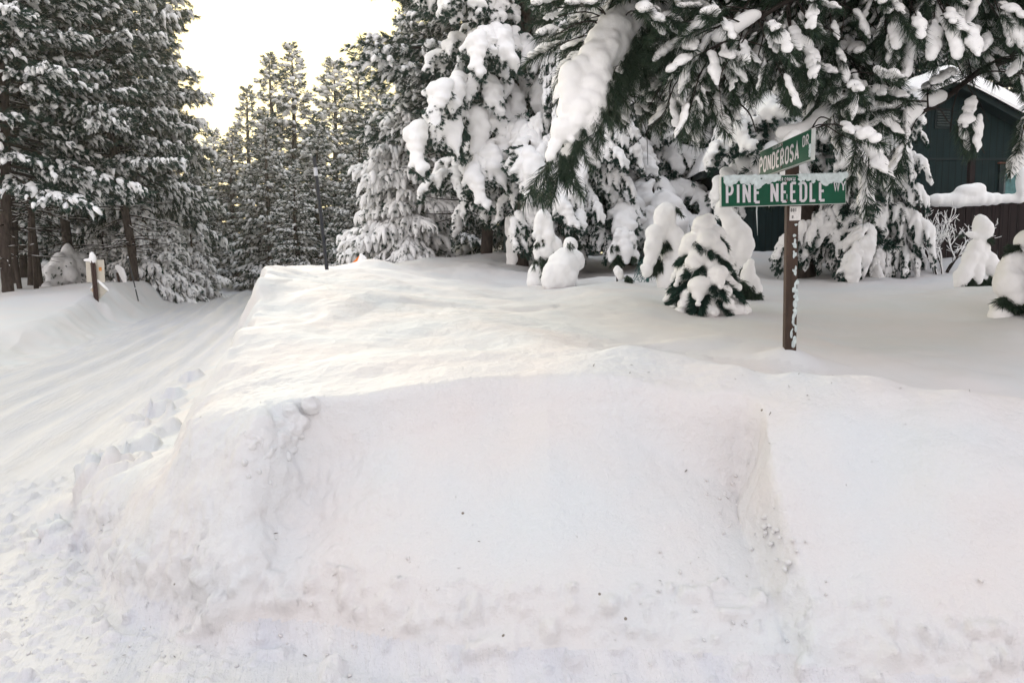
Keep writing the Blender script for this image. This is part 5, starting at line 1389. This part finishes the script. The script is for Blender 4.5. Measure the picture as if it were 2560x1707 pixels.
# the great white bough at the left end
B0 = [at(1700, -20, 6.6), at(1590, 30, 6.25), at(1535, 75, 6.15), at(1490, 160, 6.05), at(1440, 270, 5.95), at(1372, 405, 5.85)]
C = spl(B0, 30); wb = Acc(); wb.add(*tube(C - [0, 0, .05], np.linspace(.03, .008, 30), 6))
E = chain(C[4:] + [0, 0, .02], [.07, .10, .12, .13, .13, .11, .08, .03], 30, 1.0, .08, rh)
for k in range(34):                                                      # shingled slabs, each slumping to a point
    f = .06 + .74 * k / 33; c = C[int(f * 29)]; side = .17 * math.sin(PI * min(1, .15 + f * .85)); o2 = rh.uniform(-1, 1) * side
    s_ = c + [o2, -.10 * rh.random(), o2 * .35 + .03]; dn = np.array([-.42 + .25 * rh.normal() * .6 + .5 * o2, -.1, -1.0]); dn /= np.linalg.norm(dn); l_ = .22 + .22 * rh.random(); rr = .062 + .035 * rh.random()
    E += chain([s_, s_ + dn * l_ * .5, s_ + dn * l_], [rr * .7, rr, rr * .35], 7, 1.0, .12, rh)
E += chain([at(1535, 70, 6.1), at(1552, 130, 6.05)], [.13, .05], 5)
E += chain([at(1500, 200, 5.95), at(1478, 300, 5.9), at(1452, 345, 5.9)], [.10, .10, .04], 8) + chain([at(1455, 180, 6.1), at(1415, 280, 6.0)], [.12, .08], 6)
wsn = fuse(E, .016, 2, .014, 8, 7.0); wne = Acc()
Pn = []; An = []; Sn = []
for k in range(26):
    f = .12 + .88 * (k + rh.random()) / 26; c = C[min(29, int(f * 29))]; side = .17 * math.sin(PI * min(1, f * .9 + .12))
    Pn.append(c + [side * (.8 + .5 * rh.random()), -.05 + .25 * rh.random(), -.12 - .08 * rh.random()]); An.append([.35 + .3 * rh.normal(), .2 * rh.normal(), -1.0]); Sn.append(.6 + .35 * rh.random())
Pn += [C[-1], C[-2], C[-3], C[-2] + [.08, 0, 0]]; An += [[-.6, 0, -.8], [-.3, -.3, -1], [.4, 0, -1], [-.2, .1, -1]]; Sn += [1, 1, .9, 1]
for k in range(44):
    f = .10 + .85 * (k + rh.random()) / 44; c = C[min(29, int(f * 29))]; side = .17 * math.sin(PI * min(1, f * .9 + .12))
    Pn.append(c + [side * (.85 + .35 * rh.random()), -side * .6 - .04, -.04 - .10 * rh.random()]); An.append([.25 + .25 * rh.normal(), -.25, -1.0]); Sn.append(.45 + .3 * rh.random())
Pn = np.array(Pn); An = np.array(An, float); Sn = np.array(Sn); pk = rh.integers(0, len(PL), len(Pn)); Rn = frame_from(An, rh.normal(size=len(Pn)) * .5) * Sn[:, None, None]
for k in range(len(PL)): wne.inst(PL[k][0], Rn[pk == k], Pn[pk == k])
def local(a):
    V, F = a; return V - org, F
for i in range(len(LIMBS)):
    b = build('branch', *local(wood[i].get()), M['bark_dark'], near)
    if nee[i].n: build('needles', *local(nee[i].get()), M['needle_near'], b, False)
    if sno[i].n: build('snow', *local(sno[i].get()), M['snow_tree'], b)
b = build('branch', *local(wb.get()), M['bark_dark'], near); b['label'] = 'bough buried under one thick white slab of snow'
build('needles', *local(wne.get()), M['needle_near'], b, False); build('snow', *local(wsn), M['snow_tree'], b)
# ------------------------------------------------------------------ cold hazy air
if HAZE > 0:
    V, F = box_vf((0, 200, 14), (700, 560, 36)); V[:, 2] = np.where(V[:, 2] < 0, -1.4, 36)
    m, nt, b = new_mat('pale_warm_haze'); nt.nodes.remove(b)
    pv = nt.nodes.new('ShaderNodeVolumePrincipled'); pv.inputs['Color'].default_value = (1.0, .97, .92, 1); pv.inputs['Density'].default_value = HAZE; pv.inputs['Anisotropy'].default_value = .55
    nt.links.new(pv.outputs[0], nt.nodes['Material Output'].inputs['Volume'])
    o = build('haze', V, F, m, None, False); props(o, kind='stuff')
# ------------------------------------------------------------------ light
SUN_AZ = math.radians(-21); SUN_EL = math.radians(17)
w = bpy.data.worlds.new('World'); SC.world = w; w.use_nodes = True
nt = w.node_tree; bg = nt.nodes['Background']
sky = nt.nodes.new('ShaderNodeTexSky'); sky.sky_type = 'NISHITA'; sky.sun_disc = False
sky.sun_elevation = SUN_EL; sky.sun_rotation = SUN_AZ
sky.air_density = 1.3; sky.dust_density = 5.0; sky.ozone_density = 1.0; sky.altitude = 1900
# thin bright overcast: warm where the low sun stands behind it, cooler away from it
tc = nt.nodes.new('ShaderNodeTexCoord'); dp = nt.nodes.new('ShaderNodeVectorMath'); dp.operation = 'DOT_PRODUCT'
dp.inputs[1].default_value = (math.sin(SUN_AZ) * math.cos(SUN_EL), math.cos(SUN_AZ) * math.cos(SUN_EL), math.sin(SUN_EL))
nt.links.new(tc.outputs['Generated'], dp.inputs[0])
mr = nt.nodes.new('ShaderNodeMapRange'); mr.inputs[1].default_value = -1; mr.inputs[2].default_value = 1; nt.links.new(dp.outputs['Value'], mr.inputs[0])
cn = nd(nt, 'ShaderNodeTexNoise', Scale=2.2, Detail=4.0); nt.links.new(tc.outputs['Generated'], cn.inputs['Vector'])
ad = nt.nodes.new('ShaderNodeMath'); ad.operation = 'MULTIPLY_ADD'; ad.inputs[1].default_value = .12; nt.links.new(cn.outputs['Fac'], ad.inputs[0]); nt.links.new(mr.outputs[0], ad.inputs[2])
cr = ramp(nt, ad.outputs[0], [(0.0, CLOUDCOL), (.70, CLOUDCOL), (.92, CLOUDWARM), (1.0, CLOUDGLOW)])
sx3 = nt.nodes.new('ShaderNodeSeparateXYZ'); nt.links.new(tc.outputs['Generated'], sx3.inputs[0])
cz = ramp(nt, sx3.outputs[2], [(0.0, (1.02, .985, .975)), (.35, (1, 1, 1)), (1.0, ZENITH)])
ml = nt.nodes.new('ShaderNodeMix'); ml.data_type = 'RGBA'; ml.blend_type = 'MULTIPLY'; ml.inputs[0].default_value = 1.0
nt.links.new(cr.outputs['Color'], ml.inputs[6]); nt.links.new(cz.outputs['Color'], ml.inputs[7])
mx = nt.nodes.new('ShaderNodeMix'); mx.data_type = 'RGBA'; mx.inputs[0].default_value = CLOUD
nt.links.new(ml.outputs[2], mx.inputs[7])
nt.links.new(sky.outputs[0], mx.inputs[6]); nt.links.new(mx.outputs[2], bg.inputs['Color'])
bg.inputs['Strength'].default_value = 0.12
sd = bpy.data.lights.new('sun', 'SUN'); sd.energy = 1.8; sd.angle = math.radians(14); sd.color = (1.0, .90, .78)
so = bpy.data.objects.new('sun', sd); COL.objects.link(so)
sdir = Vector((math.sin(SUN_AZ) * math.cos(SUN_EL), math.cos(SUN_AZ) * math.cos(SUN_EL), math.sin(SUN_EL)))
so.rotation_euler = sdir.to_track_quat('Z', 'Y').to_euler(); so.location = (0, 0, 30)
SC.view_settings.view_transform = 'Standard'; SC.view_settings.look = 'None'
SC.view_settings.exposure = EXPO; SC.view_settings.gamma = 1.0
SC.cycles.max_bounces = 6; SC.cycles.diffuse_bounces = 4; SC.cycles.glossy_bounces = 2; SC.cycles.transmission_bounces = 2
SC.cycles.use_adaptive_sampling = True; SC.cycles.adaptive_threshold = 0.02
